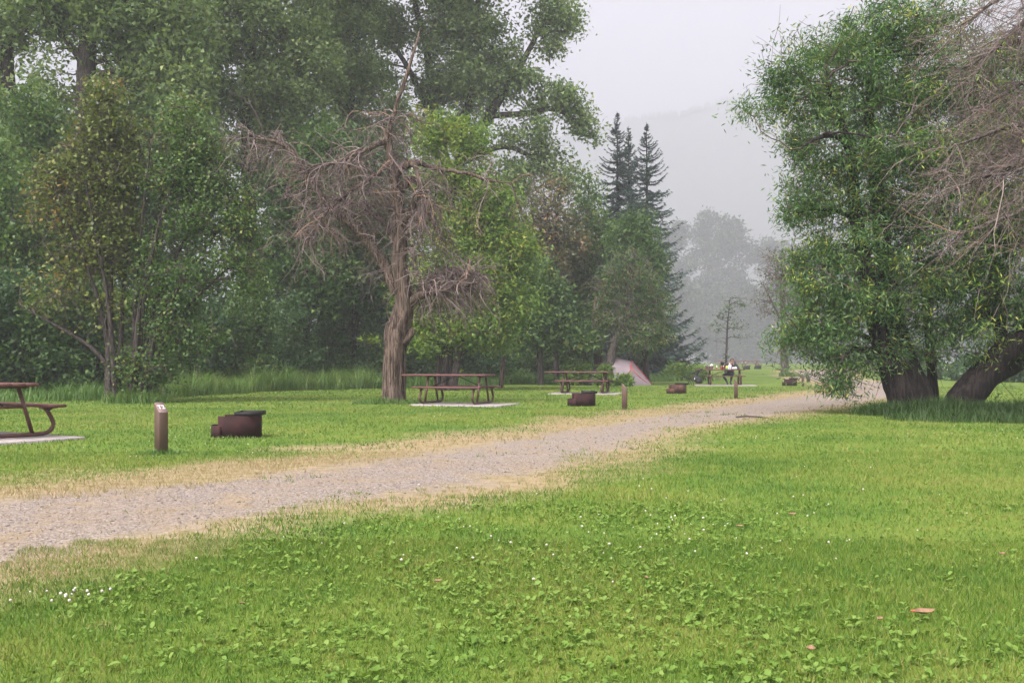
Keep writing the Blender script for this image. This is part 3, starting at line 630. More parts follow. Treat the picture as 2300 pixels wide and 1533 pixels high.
for q, x in enumerate(bx):
    x = x + g0.uniform(-20, 20); d = edge_d(x) + g0.uniform(1.0, 3.4); s = FPX / d; h = g0.uniform(2.0, 3.8) * (1.15 if x < 900 else .8); y0 = gpy(d); w = 62 + g0.uniform(0, 22)
    rows = [(x + g0.uniform(-25, 25), y0 - h * s * f + g0.uniform(-10, 10), w * k, h * s * .3) for f, k in ((.18, 1), (.3, .95), (.55, .85), (.78, .6))]
    make_tree("bush", BUSH[q % len(BUSH)], "bush", gbase(d, x), fan(d, x, [(x - 30, y0 - h * s * .8, .3), (x + 25, y0 - h * s * .9, -.3), (x, y0 - h * s * .7, -.6)], .035), lobes(d, rows, 1.0),
              M['bush'] if q % 3 else M['alder'], M['bark_dark'], group="bushes at the foot of the forest", n_limb=6, n_branch=40, n_twig=480, lpt=18, fill=1.18, ll=0.12, lw=0.10, spread=0.22, twigs=False, seed=200 + q, tint=(g0.uniform(.35, .6), .2), limb_r=.03, bias=.4)
for q, (x, d, h, w, lab) in enumerate([(1290, 50, 1.3, 40, "low pale green bush with white blossoms behind the second pad's table"), (1398, 47.6, .45, 13, "small leafy plant in front of the tent's side"), (1355, 47.8, .9, 16, "yellow-green leafy sprouts at the foot of the leaning tree"),
        (1515, 62, 1.1, 34, "low bright bush right of the tent"), (1560, 62, .9, 34, "low bush under the spruce boughs beside the lawn")]):
    s = FPX / d; y0 = gpy(d)
    make_tree("low_bush", lab, "bush", gbase(d, x), fan(d, x, [(x - 8, y0 - h * s * .7, .2), (x + 8, y0 - h * s * .8, -.2)], .02), lobes(d, [(x, y0 - h * s * .3, w, h * s * .35), (x + 6, y0 - h * s * .7, w * .7, h * s * .35)]),
              M['bright'], M['bark_dark'], n_limb=4, n_branch=20, n_twig=200, lpt=14, ll=0.15, lw=0.08, spread=0.12, seed=260 + q, tint=(.5, .2), limb_r=.015, twig_r=.006)

# -- hazy trees across the clearing and to the right behind the big willow
for q, (x, d, top, rx, lab) in enumerate([
        (1530, 539, 500, 60, "hazy grey tree just right of the broad spruce"), (1590, 568, 470, 66, "tallest hazy rounded tree across the clearing"), (1660, 539, 500, 60, "hazy rounded tree right of the tallest one across the clearing"),
        (1728, 573, 530, 60, "hazy tree at the far end of the clearing behind the sparse grey trunk"), (1800, 546, 560, 70, "hazy tree far behind the left edge of the big willow"), (1890, 539, 600, 80, "hazy tree far behind the big willow's hanging sprig"),
        (1990, 502, 600, 90, "hazy tree far behind the big willow's left stem"), (2100, 466, 590, 90, "hazy tree far behind the big willow's middle stems"), (2220, 430, 560, 100, "hazy tree far behind the big willow's right limb"), (2360, 395, 540, 120, "hazy tree far behind the bare twigs at the right edge"),
        (1610, 474, 640, 70, "low hazy tree in front of the tallest hazy tree"), (1700, 466, 660, 70, "low hazy tree behind the far red table"), (1540, 449, 640, 50, "low hazy tree beside the broad spruce's boughs"), (1850, 450, 680, 80, "low hazy tree behind the dirt loop")]):
    gq = np.random.default_rng(700 + q); H_ = 806 - top; lob = [(x, top + 28, rx * .34, 30, .8)]
    for f in np.linspace(.10, .93, 13): lob.append((x + gq.uniform(-1, 1) * rx * (.35 + .55 * min(1, f * 2.2)), top + f * H_ + gq.uniform(-10, 10), rx * gq.uniform(.42, .66), gq.uniform(26, 44), 1, gq.uniform(-8, 8)))
    make_tree("hazy_tree", lab, "tree", gbase(d, x), [trace(d, [(x, gpy(d), .35), (x, (top + 817) / 2, .25), (x, top + 20, .05)])], lobes(d, lob),
              M['fartree'], M['bark_dark'], group="hazy trees across the clearing", n_limb=10, n_branch=60, n_twig=330, lpt=30, ll=1.35, lw=1.15, spread=1.7, bias=.4, twigs=False, seed=300 + q, tint=(.45, .42))
for q, (x, d, h, w, lab) in enumerate([(2190, 62, 1.6, 60, "grey-green bush across the lawn, seen between the big willow's stems"), (2290, 58, 2.2, 80, "dark bluish bush across the lawn right of the big willow"), (2420, 56, 2.6, 90, "dark bush across the lawn beyond the right edge"), (2060, 66, 1.3, 60, "low bush across the lawn, seen past the big willow's left stem")]):
    s = FPX / d; y0 = gpy(d)
    make_tree("far_bush", lab, "bush", gbase(d, x), fan(d, x, [(x - 20, y0 - h * s * .7, .2), (x + 20, y0 - h * s * .8, -.2)], .03), lobes(d, [(x, y0 - h * s * .3, w, h * s * .35), (x + 10, y0 - h * s * .7, w * .75, h * s * .35)]),
              M['bush'], M['bark_dark'], n_limb=5, n_branch=30, n_twig=280, lpt=14, ll=0.2, lw=0.15, spread=0.25, seed=340 + q, limb_r=.03)

# -- sapling and sparse grey tree in the clearing
d = 84
make_tree("sapling", "thin sapling with few leaves standing behind the seated person", "tree", gbase(d, 1631), [trace(d, [(1629, gpy(d), .11), (1632, 780, .09), (1634, 730, .06), (1640, 670, .02)])],
          lobes(d, [(1640, 690, 20, 30, .8), (1662, 682, 24, 18, .8), (1622, 710, 26, 22, .6), (1655, 730, 30, 20, .5), (1605, 735, 20, 14, .5), (1665, 755, 20, 14, .5), (1612, 765, 20, 12, .4), (1634, 800, 8, 14, .5)]), M['alder'], M['bark_dark'], n_limb=16, n_branch=46, n_twig=120, lpt=3, ll=0.16, lw=0.10, spread=0.2, seed=351, limb_r=.025, bias=.7, bare=60, bare_len=.6)
d = 74
make_tree("sparse_tree", "sparse twiggy tree with a grey trunk at the edge of the dirt loop", "tree", gbase(d, 1762), [trace(d, [(1763, gpy(d), .33), (1761, 790, .27), (1760, 720, .22), (1755, 640, .1), (1765, 560, .04)]), (np.array([W(1760, 730, d), W(1735, 680, d), W(1715, 640, d)]), np.array([.1, .06, .03]))],
          lobes(d, [(1750, 640, 45, 40, .7), (1725, 680, 35, 35, .6), (1790, 620, 60, 70, .8), (1800, 700, 60, 50, .8), (1740, 590, 40, 40, .6)]), M['brownish'], M['bark'], M['twig_dark'], n_limb=14, n_branch=90, n_twig=420, lpt=4, ll=0.16, lw=0.10, spread=0.2, seed=352, bare=700, bare_len=1.6, twig_r=.014)

# -- broken snags
def snag(label, d, pts, mat, seed, k=14):
    base = np.array(gbase(d, pts[0][0])); P, rr = trace(d, pts); P, rr = spline(P, rr, 16)
    root = empty("broken_snag", base); tag(root, label, "tree stump")
    V, F = tubes(P[None], rr[None], k, .16, seed); V = V.copy(); g = np.random.default_rng(seed)
    top = V[-k:]; top[:, 2] += g.uniform(-.25, .55, k) * rr[-1] * 3; V[-k:] = top                      # splintered end
    npmesh("trunk", local(V, base), F, mat, root)
    m = MB(); c = P[-1]; m.tube([c - [0, 0, .3], c + [.02, 0, .12]], [rr[-1] * .8, rr[-1] * .15], 7); o = m.build("splinter", mat, root); o.location = tuple(-base)
snag("tall broken snag with pale split wood left of the leaning tree", 51, [(1346, gpy(51), .26), (1343, 780, .22), (1338, 720, .19), (1339, 670, .13)], M['bark_dead'], 3)
snag("short pale broken stump behind the picnic table's right end", 44, [(1124, gpy(44), .10), (1128, 830, .09), (1132, 800, .05)], M['bark_dead'], 4)

# -- dead pollard willow in the middle
def twig_mass(nodes, tang, n, g, ln, droop, curl, r, out=0.6, npt=7, up=0.2):
    i = g.integers(0, len(nodes), n); D = unit(tang[i] * out + g.normal(size=(n, 3)) * 0.75 + np.array([0, 0, up]))
    P = walk(nodes[i] + g.normal(size=(n, 3)) * .03, D, g.uniform(.35, 1, n) * ln, npt, g, droop, curl)
    return P, np.linspace(1, .35, npt)[None] * g.uniform(.6, 1.2, (n, 1)) * r
def dead_willow():
    d = 26.9; g = np.random.default_rng(77); base = np.array(gbase(d, 882))
    root = empty("dead_willow", base); tag(root, "dead pollarded willow with ridged bark, bristling with bare drooping twigs", "tree")
    trunk = trace(d, [(882, 906, .36), (884, 880, .315), (886, 800, .30), (892, 745, .33), (906, 695, .26), (904, 640, .22), (896, 590, .20), (900, 530, .18), (893, 450, .16), (880, 370, .13), (868, 292, .09)])
    limbs = [([(893, 660, .15, .1), (860, 590, .13, .1), (810, 520, .12, .0), (745, 470, .10, -.2), (700, 410, .085, -.3), (665, 350, .06, -.3), (620, 322, .035, -.3), (575, 318, .02, -.3)]),
             ([(903, 700, .13, 0), (935, 670, .10, -.1), (985, 655, .085, -.3), (1030, 648, .07, -.4), (1065, 640, .04, -.5)]),
             ([(885, 395, .09, 0), (925, 362, .07, .1), (975, 375, .045, .2), (1040, 385, .035, .2), (1095, 402, .025, .2), (1150, 408, .012, .2)]),
             ([(872, 305, .07, 0), (880, 270, .05, 0), (893, 225, .045, .1), (915, 160, .04, .1), (930, 110, .03, .1), (943, 60, .018, .2)]),
             ([(872, 310, .06, 0), (840, 335, .05, -.3), (800, 355, .04, -.4), (755, 375, .03, -.5), (700, 392, .015, -.5)]),
             ([(880, 360, .07, 0), (850, 400, .05, -.4), (790, 440, .035, -.5), (740, 490, .03, -.6), (690, 560, .015, -.6)]),
             ([(893, 430, .09, 0), (930, 400, .07, .2), (960, 470, .04, .2), (990, 540, .025, .3)]),
             ([(885, 400, .08, 0), (930, 372, .07, -.3), (948, 440, .03, -.4), (955, 500, .02, -.4)]),
             ([(895, 560, .09, 0), (860, 500, .07, .5), (800, 450, .05, .8), (740, 430, .03, 1.)]),
             ([(896, 520, .09, 0), (930, 470, .06, -.4), (950, 430, .03, -.5)]),
             ([(905, 690, .09, 0), (960, 640, .07, .4), (1010, 600, .05, .6), (1060, 610, .03, .6)])]
    P, rr = spline(*trunk, 46); wood = [tubes(P[None], rr[None], 30, .11, 5)]
    nodes, tang = [P[24:]] * 3, [unit(np.gradient(P, axis=0))[24:]] * 3
    for q, rows in enumerate(limbs):
        Q = np.array([W(a[0], a[1], d) + np.array([0, a[3], 0]) for a in rows]); Q, r2 = spline(Q, [a[2] * 1.25 for a in rows], 22)
        Q = Q + g.normal(size=Q.shape) * .012; wood.append(tubes(Q[None], r2[None], 9, .08, 20 + q))
        if q != 3: rp_ = 3 if q in (0, 4, 5, 8) else 1; nodes += [Q[5:]] * rp_; tang += [unit(np.gradient(Q, axis=0))[5:]] * rp_
        else: nodes.append(Q[:9]); tang.append(unit(np.gradient(Q, axis=0))[:9])
    V, F = join(wood); npmesh("trunk", local(V, base), F, M['bark_dead'], root, smooth=True)
    m = MB(); stub = [(W(908, 770, d), .13), (W(922, 752, d), .10), (W(930, 738, d), .075)]
    m.tube([s[0] + np.array([0, -.12, 0]) for s in stub], [s[1] for s in stub], 12); o = m.build("broken_stub", M['bark_dead'], root); o.location = tuple(-base)
    nodes, tang = np.concatenate(nodes), np.concatenate(tang)
    A, ra = twig_mass(nodes, tang, 520, g, 1.4, .22, .34, .019, .7, 6, .05)
    TA = unit(np.gradient(A, axis=1)); n2, t2 = A[:, 2:].reshape(-1, 3), TA[:, 2:].reshape(-1, 3)
    B, rb = twig_mass(n2, t2, 2100, g, .85, .22, .40, .0105, .9, 5, 0)
    TB = unit(np.gradient(B, axis=1))
    Cc, rc = twig_mass(B[:, 2:].reshape(-1, 3), TB[:, 2:].reshape(-1, 3), 1500, g, .5, .2, .45, .0075, .8, 4, 0)
    # the drooping broom at the right limb and the fans left
    e = np.array([W(1045, 640, d) + np.array([0, -.45, 0]), W(1010, 612, d) + np.array([0, .3, 0]), W(985, 640, d) + np.array([0, -.3, 0]), W(945, 640, d) + np.array([0, .1, 0])])
    S = e[g.integers(0, 4, 260)] + g.normal(size=(260, 3)) * np.array([.3, .25, .12]); Dm = unit(np.array([.75, -.1, .05]) + g.normal(size=(260, 3)) * .6)
    E = walk(S, Dm, g.uniform(.4, 1.5, 260), 8, g, .22, .34); re_ = np.linspace(.016, .006, 8)[None].repeat(260, 0)
    V, F = join([tubes(A, ra, 4), tubes(B, rb, 3), tubes(Cc, rc, 3), tubes(E, re_, 3)])
    nf = [len(A) * 8 * 4, len(B) * 6 * 3, len(Cc) * 4 * 3, len(E) * 7 * 3]
    per = [np.repeat(np.clip(g.normal(.5, .22, c), 0, 1), m_) for c, m_ in ((len(A), 20), (len(B), 12), (len(Cc), 9), (len(E), 21))]
    tag(npmesh("twigs", local(V, base), F, M['twig'], root, tint=np.concatenate(per)), kind="stuff")
    # one live sprout on the trunk
    S = np.repeat(W(866, 775, d)[None], 40, 0) + np.array([0, -.15, 0]); t = g.uniform(0, 1, 40)[:, None]
    C = S + np.array([-.62, -.1, .10]) * t + np.array([0, 0, .12]) * np.sin(t * 3) + g.normal(size=(40, 3)) * .05
    V, F = leaf_quads(C, unit(np.array([-.7, -.2, .2]) + g.normal(size=(40, 3)) * .6), unit(g.normal(size=(40, 3)) + np.array([0, 0, 1.])), g.uniform(.12, .24, 40), g.uniform(.03, .05, 40))
    tag(npmesh("leafy_sprout", local(V, base), F, M['bright'], root, tint=g.uniform(.6, .9, 40)), kind="stuff")
    m = MB(); m.tube([W(872, 778, d), W(850, 776, d) + [0, -.2, .04], W(818, 778, d) + [0, -.25, 0.02]], [.012, .008, .004], 5); o = m.build("sprout_stem", M['bark'], root); o.location = tuple(-base)
dead_willow()

# -- the big leafy willow on the right
d = 21.2
def wstem(rows): return (np.array([W(a[0], a[1], d) + np.array([0, a[3], 0]) for a in rows]), np.array([a[2] for a in rows]))
yb = gpy(d) + 14
stems = [wstem([(2052, yb, .40, 0), (2030, 890, .33, 0), (2000, 820, .24, 0), (1972, 720, .2, .1), (1950, 600, .17, .2), (1925, 450, .13, .2), (1915, 330, .11, .1), (1885, 270, .08, 0), (1850, 200, .05, -.2)]),
         wstem([(2068, yb, .44, .15), (2058, 880, .37, .2), (2040, 800, .26, .3), (2020, 700, .22, .4), (2005, 560, .19, .5), (1990, 420, .16, .5), (1975, 300, .12, .5), (1970, 200, .08, .4), (1985, 90, .04, .4)]),
         wstem([(2122, yb, .12, .5), (2121, 860, .10, .6), (2118, 760, .09, .7), (2112, 640, .08, .8), (2100, 480, .06, .9), (2120, 300, .04, 1.)]),
         wstem([(2138, yb, .42, 0), (2168, 895, .35, 0), (2210, 840, .31, -.1), (2262, 780, .24, -.2), (2330, 725, .21, -.3), (2410, 640, .17, -.3), (2440, 500, .12, -.2), (2430, 330, .07, 0)]),
         wstem([(2195, 862, .24, .1), (2260, 835, .19, .3), (2340, 800, .17, .5), (2440, 770, .13, .7), (2560, 700, .07, 1.0)]),
         wstem([(2250, 800, .15, 0), (2275, 700, .12, .6), (2270, 560, .10, .9), (2240, 400, .07, 1.0), (2230, 220, .04, 1.0)]),
         wstem([(1915, 340, .08, .1), (1870, 318, .05, -.4), (1820, 325, .04, -.7), (1775, 350, .02, -.8)])]
rows = [(1985, 50, 110, 60), (1890, 110, 100, 75), (2070, 110, 90, 80), (1800, 170, 80, 60), (1745, 240, 50, 35), (1688, 262, 34, 20, .5), (1640, 262, 22, 14, .3), (1840, 250, 90, 55), (1950, 200, 110, 80), (2080, 220, 100, 80), (2170, 150, 80, 90, 1), (2110, 40, 80, 50, .8), (2240, 200, 60, 80, .9), (2200, 300, 90, 80, 1),
        (1900, 350, 110, 65), (1810, 330, 50, 35, .5), (2010, 340, 110, 80), (2130, 360, 100, 90), (1860, 440, 80, 60), (1960, 440, 80, 60, .7), (2060, 470, 100, 80), (2170, 480, 90, 90), (1830, 540, 60, 60), (1910, 560, 90, 70),
        (2020, 590, 90, 70), (2130, 610, 100, 80), (2230, 600, 80, 90), (1835, 640, 70, 60, 1.5), (1920, 680, 90, 60, 1.4), (2040, 700, 100, 60, 1.3), (2150, 720, 90, 55, 1.2), (1860, 735, 85, 50, 1.7), (1790, 775, 65, 40, 1.5), (1740, 785, 28, 34, .9), (1900, 795, 80, 42, 1.7), (1995, 795, 70, 45, 1.5), (1890, 850, 42, 34, 1.2), (1940, 840, 40, 38, 1.2), (2080, 780, 70, 40, 1.3), (1790, 700, 40, 40, .8), (1800, 560, 40, 40, .8), (1775, 420, 45, 45, .6), (1745, 150, 55, 45, .9), (1715, 215, 50, 35, .9), (1780, 85, 55, 40, .8), (1790, 470, 45, 50, .9), (1785, 610, 45, 50, .9), (1660, 245, 30, 20, .5), (1868, 872, 24, 26, .9), (1922, 882, 26, 22, .9), (1795, 815, 26, 30, .8), (2000, 832, 30, 26, .8), (1745, 815, 18, 24, .6), (1960, 860, 24, 24, .7),
        (2200, 790, 60, 35, .9), (2250, 900, 40, 18, .2), (2280, 690, 80, 70, 1.3), (2300, 480, 90, 120, 1.5), (2290, 280, 90, 110, 1.5), (2280, 120, 80, 90, 1.2), (2300, 770, 60, 50, 1.2), (2420, 420, 120, 160, .8), (2420, 650, 120, 110, .8), (2380, 860, 70, 40, .4)]
lb = []
for r in lobes(d, rows, .95):
    lb.append(r); 
    if r[0] > 6.5 and r[2] > 2.2: lb.append((r[0], r[1] + 1.5, r[2], r[3], r[4], r[5], r[6] * .7)); lb.append((r[0], r[1] - .8, r[2], r[3] * .8, r[4], r[5] * .8, r[6] * .35))
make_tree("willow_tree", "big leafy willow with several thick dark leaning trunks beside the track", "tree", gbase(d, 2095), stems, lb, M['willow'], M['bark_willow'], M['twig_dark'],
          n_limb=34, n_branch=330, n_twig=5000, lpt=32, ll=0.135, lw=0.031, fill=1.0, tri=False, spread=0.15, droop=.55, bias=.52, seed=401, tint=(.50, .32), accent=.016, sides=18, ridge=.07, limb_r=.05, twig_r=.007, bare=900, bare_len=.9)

# -- the leafless willow whose twigs hang in from the right
def bare_willow():
    d = 17.5; g = np.random.default_rng(88); base = np.array((10.9, 17.2, 0.0))
    root = empty("bare_willow", base); tag(root, "leafless willow hanging a mass of pale bare twigs in from the right edge", "tree")
    st = [(np.array([base - [0, 0, .1], base + [-.1, 0, 1.5], base + [-.5, .1, 3.6], base + [-.9, .2, 5.6], base + [-1.0, .1, 8.0]]), [.34, .28, .22, .15, .06])]
    tg = [((2190, 250), 17.4), ((2140, 330), 17.0), ((2110, 440), 18.0), ((2170, 520), 17.2), ((2220, 120), 17.6), ((2160, 60), 18.0), ((2250, 400), 16.6), ((2270, 560), 17.8), ((2180, 420), 18.3), ((2120, 180), 18.2), ((2280, 40), 16.8), ((2290, 300), 17.9)]
    P, rr = spline(st[0][0], st[0][1], 30); wood = [tubes(P[None], rr[None], 16, .07, 8)]; nodes, tang = [], []
    for q, ((x, y), dd) in enumerate(tg):
        e = W(x, y, dd); s = P[np.clip(int((e[2] + .6) / 8.2 * 29), 8, 29)]
        mid = s * .5 + e * .5 + np.array([0, 0, .55]); Q, r2 = spline(np.array([s, s * .6 + mid * .4 + [0, 0, .2], mid, e]), [.085, .07, .05, .012], 16)
        Q += g.normal(size=Q.shape) * .02; wood.append(tubes(Q[None], r2[None], 8, .06, q)); nodes.append(Q[5:]); tang.append(unit(np.gradient(Q, axis=0))[5:])
    V, F = join(wood); npmesh("trunk", local(V, base), F, M['bark'], root, smooth=True)
    nodes, tang = np.concatenate(nodes), np.concatenate(tang)
    A, ra = twig_mass(nodes, tang, 640, g, 1.5, .07, .22, .0085, 1.1, 6, .05)
    TA = unit(np.gradient(A, axis=1))
    B, rb = twig_mass(A[:, 2:].reshape(-1, 3), TA[:, 2:].reshape(-1, 3), 2600, g, .8, .10, .32, .005, 1.0, 5, 0)
    V, F = join([tubes(A, ra, 4), tubes(B, rb, 3)])
    tag(npmesh("twigs", local(V, base), F, M['twig'], root, tint=np.concatenate([np.repeat(np.clip(g.normal(.52, .2, 640), 0, 1), 20), np.repeat(np.clip(g.normal(.5, .22, 2600), 0, 1), 12)])), kind="stuff")
    C0 = np.array([W(x, y, 17.1) for x, y in ((2262, 285), (2200, 440), (2075, 345), (2180, 510), (2250, 620), (2215, 735), (2290, 730), (2230, 180), (2290, 400), (2150, 290), (2240, 520), (2280, 560), (2200, 660), (2270, 100))])
    i = np.repeat(np.arange(14), 30); C = C0[i] + g.normal(size=(420, 3)) * np.array([.15, .15, .14])
    V, F = leaf_quads(C, unit(g.normal(size=(420, 3)) * .7 + np.array([-.1, 0, -.3])), unit(g.normal(size=(420, 3)) * .6 + np.array([0, 0, 1.])), g.uniform(.09, .16, 420), g.uniform(.02, .03, 420))
    tag(npmesh("leaf_sprays", local(V, base), F, M['bright'], root, tint=g.uniform(.35, 1.0, 420)), kind="stuff")
bare_willow()

# ------------------------------------------------------------------ picnic tables, slabs, fire rings, posts
def Rz(a): return np.array([[math.cos(a), -math.sin(a), 0], [math.sin(a), math.cos(a), 0], [0, 0, 1]])
def make_table():
    root = empty("picnic_table", (0, 0, 0))
    for q in range(4):
        y = (q - 1.5) * 0.193
        MB().box((-.24, y, .738), (2.32, .185, .045), bev=.006).build("tabletop_plank", M['red_paint'], root)
    for s in (-1, 1):
        MB().box((0, s * .665, .432), (1.84, .255, .042), bev=.006).build("bench_plank", M['red_paint'], root)
    for x in (-.72, .72):
        pts = [(x, -.60, .395)] + [tuple(p) for p in bezier([(x, -.60, .395), (x, -.70, .26), (x, -.72, .17)], 5)[1:]] + [tuple(p) for p in bezier([(x, -.72, .17), (x, -.70, .055), (x, -.55, .04)], 6)[1:]]
        pts += [(x, -.2, .04), (x, .2, .04)] + [(a, -b, c) for a, b, c in pts[::-1]]
        MB().tube(pts, .03, 10).build("leg_frame", M['steel_brown'], root, smooth=True)
        for s in (-1, 1):
            MB().tube([(x, s * .40, .05), (x, s * .20, .69)], .028, 10).build("leg", M['steel_brown'], root, smooth=True)
            m = MB(); m.box((x, s * .64, .403), (.07, .24, .016)); m.add([(x - .03, s * .56, .395), (x + .03, s * .56, .395), (x - .03, s * .70, .395), (x + .03, s * .70, .395), (x - .02, s * .615, .345), (x + .02, s * .615, .345)], [np.array([[0, 1, 5, 4], [2, 4, 5, 3]]), np.array([[0, 4, 2], [1, 3, 5]])]); m.build("bench_bracket", M['steel_brown'], root)
        MB().tube([(x, -.275, .43), (x, .275, .43)], .021, 8).build("crossbar", M['steel_brown'], root, smooth=True)
        MB().box((x, 0, .703), (.06, .66, .024)).build("top_rail", M['steel_brown'], root)
        MB().tube([(x * .98, 0, .43), (x * .06, 0, .705)], .012, 6).build("brace", M['soot'], root)
    return root
def copy_tree(o, parent=None):
    c = o.copy(); COL.objects.link(c); c.parent = parent
    for ch in list(o.children): copy_tree(ch, c)
    return c
proto = make_table(); tables = []
TAB = [(-7.54, 14.0, 33, "red-brown picnic table cut off by the left edge, behind the T2 post"), (-1.42, 25.7, 20, "red-brown picnic table beside the dead willow's trunk"),
       (2.58, 35.2, 16, "red-brown picnic table in front of the broken snag and tent"), (10.4, 48.7, 6, "red-brown picnic table where a person in dark clothes sits"),
       (22.6, 104, -4, "distant faded red picnic table half hidden behind the seated person"), (25.4, 106, -3, "distant faded red picnic table right of the seated person"), (18.9, 110, 8, "distant faded red picnic table beside the broad spruce's boughs")]
for q, (x, y, a, lab) in enumerate(TAB):
    t = proto if q == 0 else copy_tree(proto); pad = 0.035 if q < 4 else 0.02
    t.location = (x, y, float(gz(x, y)) + pad); t.rotation_euler = (0, 0, R(-a)); tag(t, lab, "picnic table", "picnic tables of the campground"); tables.append(t)
    if q > 3:
        for c in t.children:
            if "plank" in c.name: c.material_slots[0].link = 'OBJECT'; c.material_slots[0].material = M['red_faded']
PADS = ((1.22, .84), (1.2, .84), (1.22, .84), (1.45, .86))
for q, (x, y, a, lab) in enumerate(TAB[:4]):
    hx_, hy_ = PADS[q]
    o = MB().box((0, 0, 0), (hx_ * 2, hy_ * 2, .13), bev=.012).build("concrete_pad", M['concrete'])
    o.location = (x + (0.05, .22, .05, 0)[q], y, float(gz(x, y)) - .031); o.rotation_euler = (0, 0, R(-a)); tag(o, "pale concrete slab under the " + lab.split("picnic table")[0].strip() + " table", kind="structure")

def fire_ring(label, x, y, rz, mat, grate_dx=.17):
    root = empty("fire_ring", (x, y, float(gz(x, y)) - .02), rz); tag(root, label, "fire pit", "steel fire rings")
    def arc(a0, a1, r, h, t, n, z0=0.0):
        a = np.linspace(a0, a1, n); c, s = np.cos(a), np.sin(a); V = []
        for rr, z in ((r, z0), (r, z0 + h), (r - t, z0 + h), (r - t, z0)): V.append(np.stack([rr * c, rr * s, np.full(n, z)], 1))
        V = np.concatenate(V); F = []
        for q in range(4):
            for i in range(n - 1): F.append([q * n + i, q * n + i + 1, ((q + 1) % 4) * n + i + 1, ((q + 1) % 4) * n + i])
        F += [[0, n, 2 * n, 3 * n], [n - 1, 4 * n - 1, 3 * n - 1, 2 * n - 1]]
        return V, np.array(F)
    m = MB(); m.add(*arc(R(-138), R(138), .33, .335, .008, 40)); m.build("ring_wall", mat, root, smooth=False)
    V_, F_ = arc(R(116), R(244), .335, .20, .008, 18); m = MB(); m.add(V_ + np.array([-.047, 0, 0]), F_); m.build("front_lip", mat, root)
    MB().lathe((0, 0, .02), [(.005, .06), (.15, .05), (.32, .0), (.325, -.02)], 20).build("ash_bed", M['soot'], root)
    gr = MB().box((grate_dx, -.27, .368), (.34, .012, .055)).box((grate_dx, .27, .368), (.34, .012, .055)).box((grate_dx - .17, 0, .368), (.012, .54, .055)).box((grate_dx + .17, 0, .368), (.012, .54, .055)).build("grate_frame", M['soot'], root)
    for q in range(7): MB().tube([(grate_dx - .165, -.22 + q * .0735, .362), (grate_dx + .165, -.22 + q * .0735, .362)], .007, 6).build("grate_bar", M['soot'], gr)
    return root
fire_ring("dark red-brown steel fire ring with a raised black grate, beside the T2 post", -3.97, 14.45, R(4), M['rust'])
fire_ring("dark red-brown steel fire ring between the dead willow's table and the next numbered post", 1.79, 25.3, R(2), M['rust'])
fire_ring("worn burnt steel fire ring in front of the tent", 5.92, 35.7, R(8), M['rust_worn'])
fire_ring("dark steel fire ring at the foot of the sparse grey tree", 13.6, 48.7, R(-5), M['rust'])
for x, y, lab in ((23.1, 98, "distant dark fire ring just right of the seated person"), (24.7, 100, "distant dark fire ring under the far red table's right end")): fire_ring(lab, x, y, R(10), M['soot'])

def site_post(label, x, y, rz, text=None, w=.115, hh=.60, hl=.485):
    z = float(gz(x, y)); root = empty("site_post", (x, y, z), rz); tag(root, label, "post", "numbered site posts"); b, c = w / 2, .005
    sec = [(-b + c, -b), (b - c, -b), (b, -b + c), (b, b - c), (b - c, b), (-b + c, b), (-b, b - c), (-b, -b + c)]   # local +x is the low front edge
    top = lambda px, py: hh + (hl - hh) * (px + b) / w
    V = [(p[0], p[1], -.08) for p in sec] + [(p[0], p[1], top(*p)) for p in sec]
    F = np.array([[k, (k + 1) % 8, 8 + (k + 1) % 8, 8 + k] for k in range(8)])
    npmesh("post_body", V, [F, np.array([[7, 6, 5, 4, 3, 2, 1, 0]])], M['post'], root)
    V2 = [(p[0] * 1.02, p[1] * 1.02, top(*p) + .0005) for p in sec] + [(p[0] * 1.0, p[1] * 1.0, top(*p) + .006) for p in sec]
    npmesh("slanted_cap", V2, [F, np.array([list(range(8, 16)), list(range(7, -1, -1))])], M['post_top'], root)
    if text:
        cu = bpy.data.curves.new("site_number", 'FONT'); cu.body = text; cu.size = .084; cu.extrude = .0012; cu.align_x = 'CENTER'; cu.align_y = 'CENTER'; cu.offset = .0006
        tmp = bpy.data.objects.new("tmp_text", cu); COL.objects.link(tmp); bpy.context.view_layer.update()
        me = bpy.data.meshes.new_from_object(tmp.evaluated_get(bpy.context.evaluated_depsgraph_get())); me.name = "site_number"
        bpy.data.objects.remove(tmp); me.materials.clear(); me.materials.append(M['letter'])
        o = bpy.data.objects.new("site_number", me); link(o, root)
        ang = math.atan2(hh - hl, w); zc = (hh + hl) / 2 + .0085
        # text reads with its up direction climbing the slope (local -x) and its right along +y
        up = Vector((-math.cos(ang), 0, math.sin(ang))); rt = Vector((0, 1, 0)); nrm = rt.cross(up)
        o.matrix_local = Matrix.Translation((0.0, 0, zc)) @ Matrix((rt, up, nrm)).transposed().to_4x4()
site_post("brown site post with a slanted top marked T2 in white", -4.14, 11.75, R(-41), "T2")
site_post("brown slant-topped site post beside the track, in front of the dead willow's fire ring", 2.6, 23.0, R(-14))
site_post("brown slant-topped site post in front of the seated person's table", 6.84, 30.4, R(-12))
site_post("brown slant-topped site post beside the sparse grey tree's fire ring", 13.85, 47.4, R(-10))

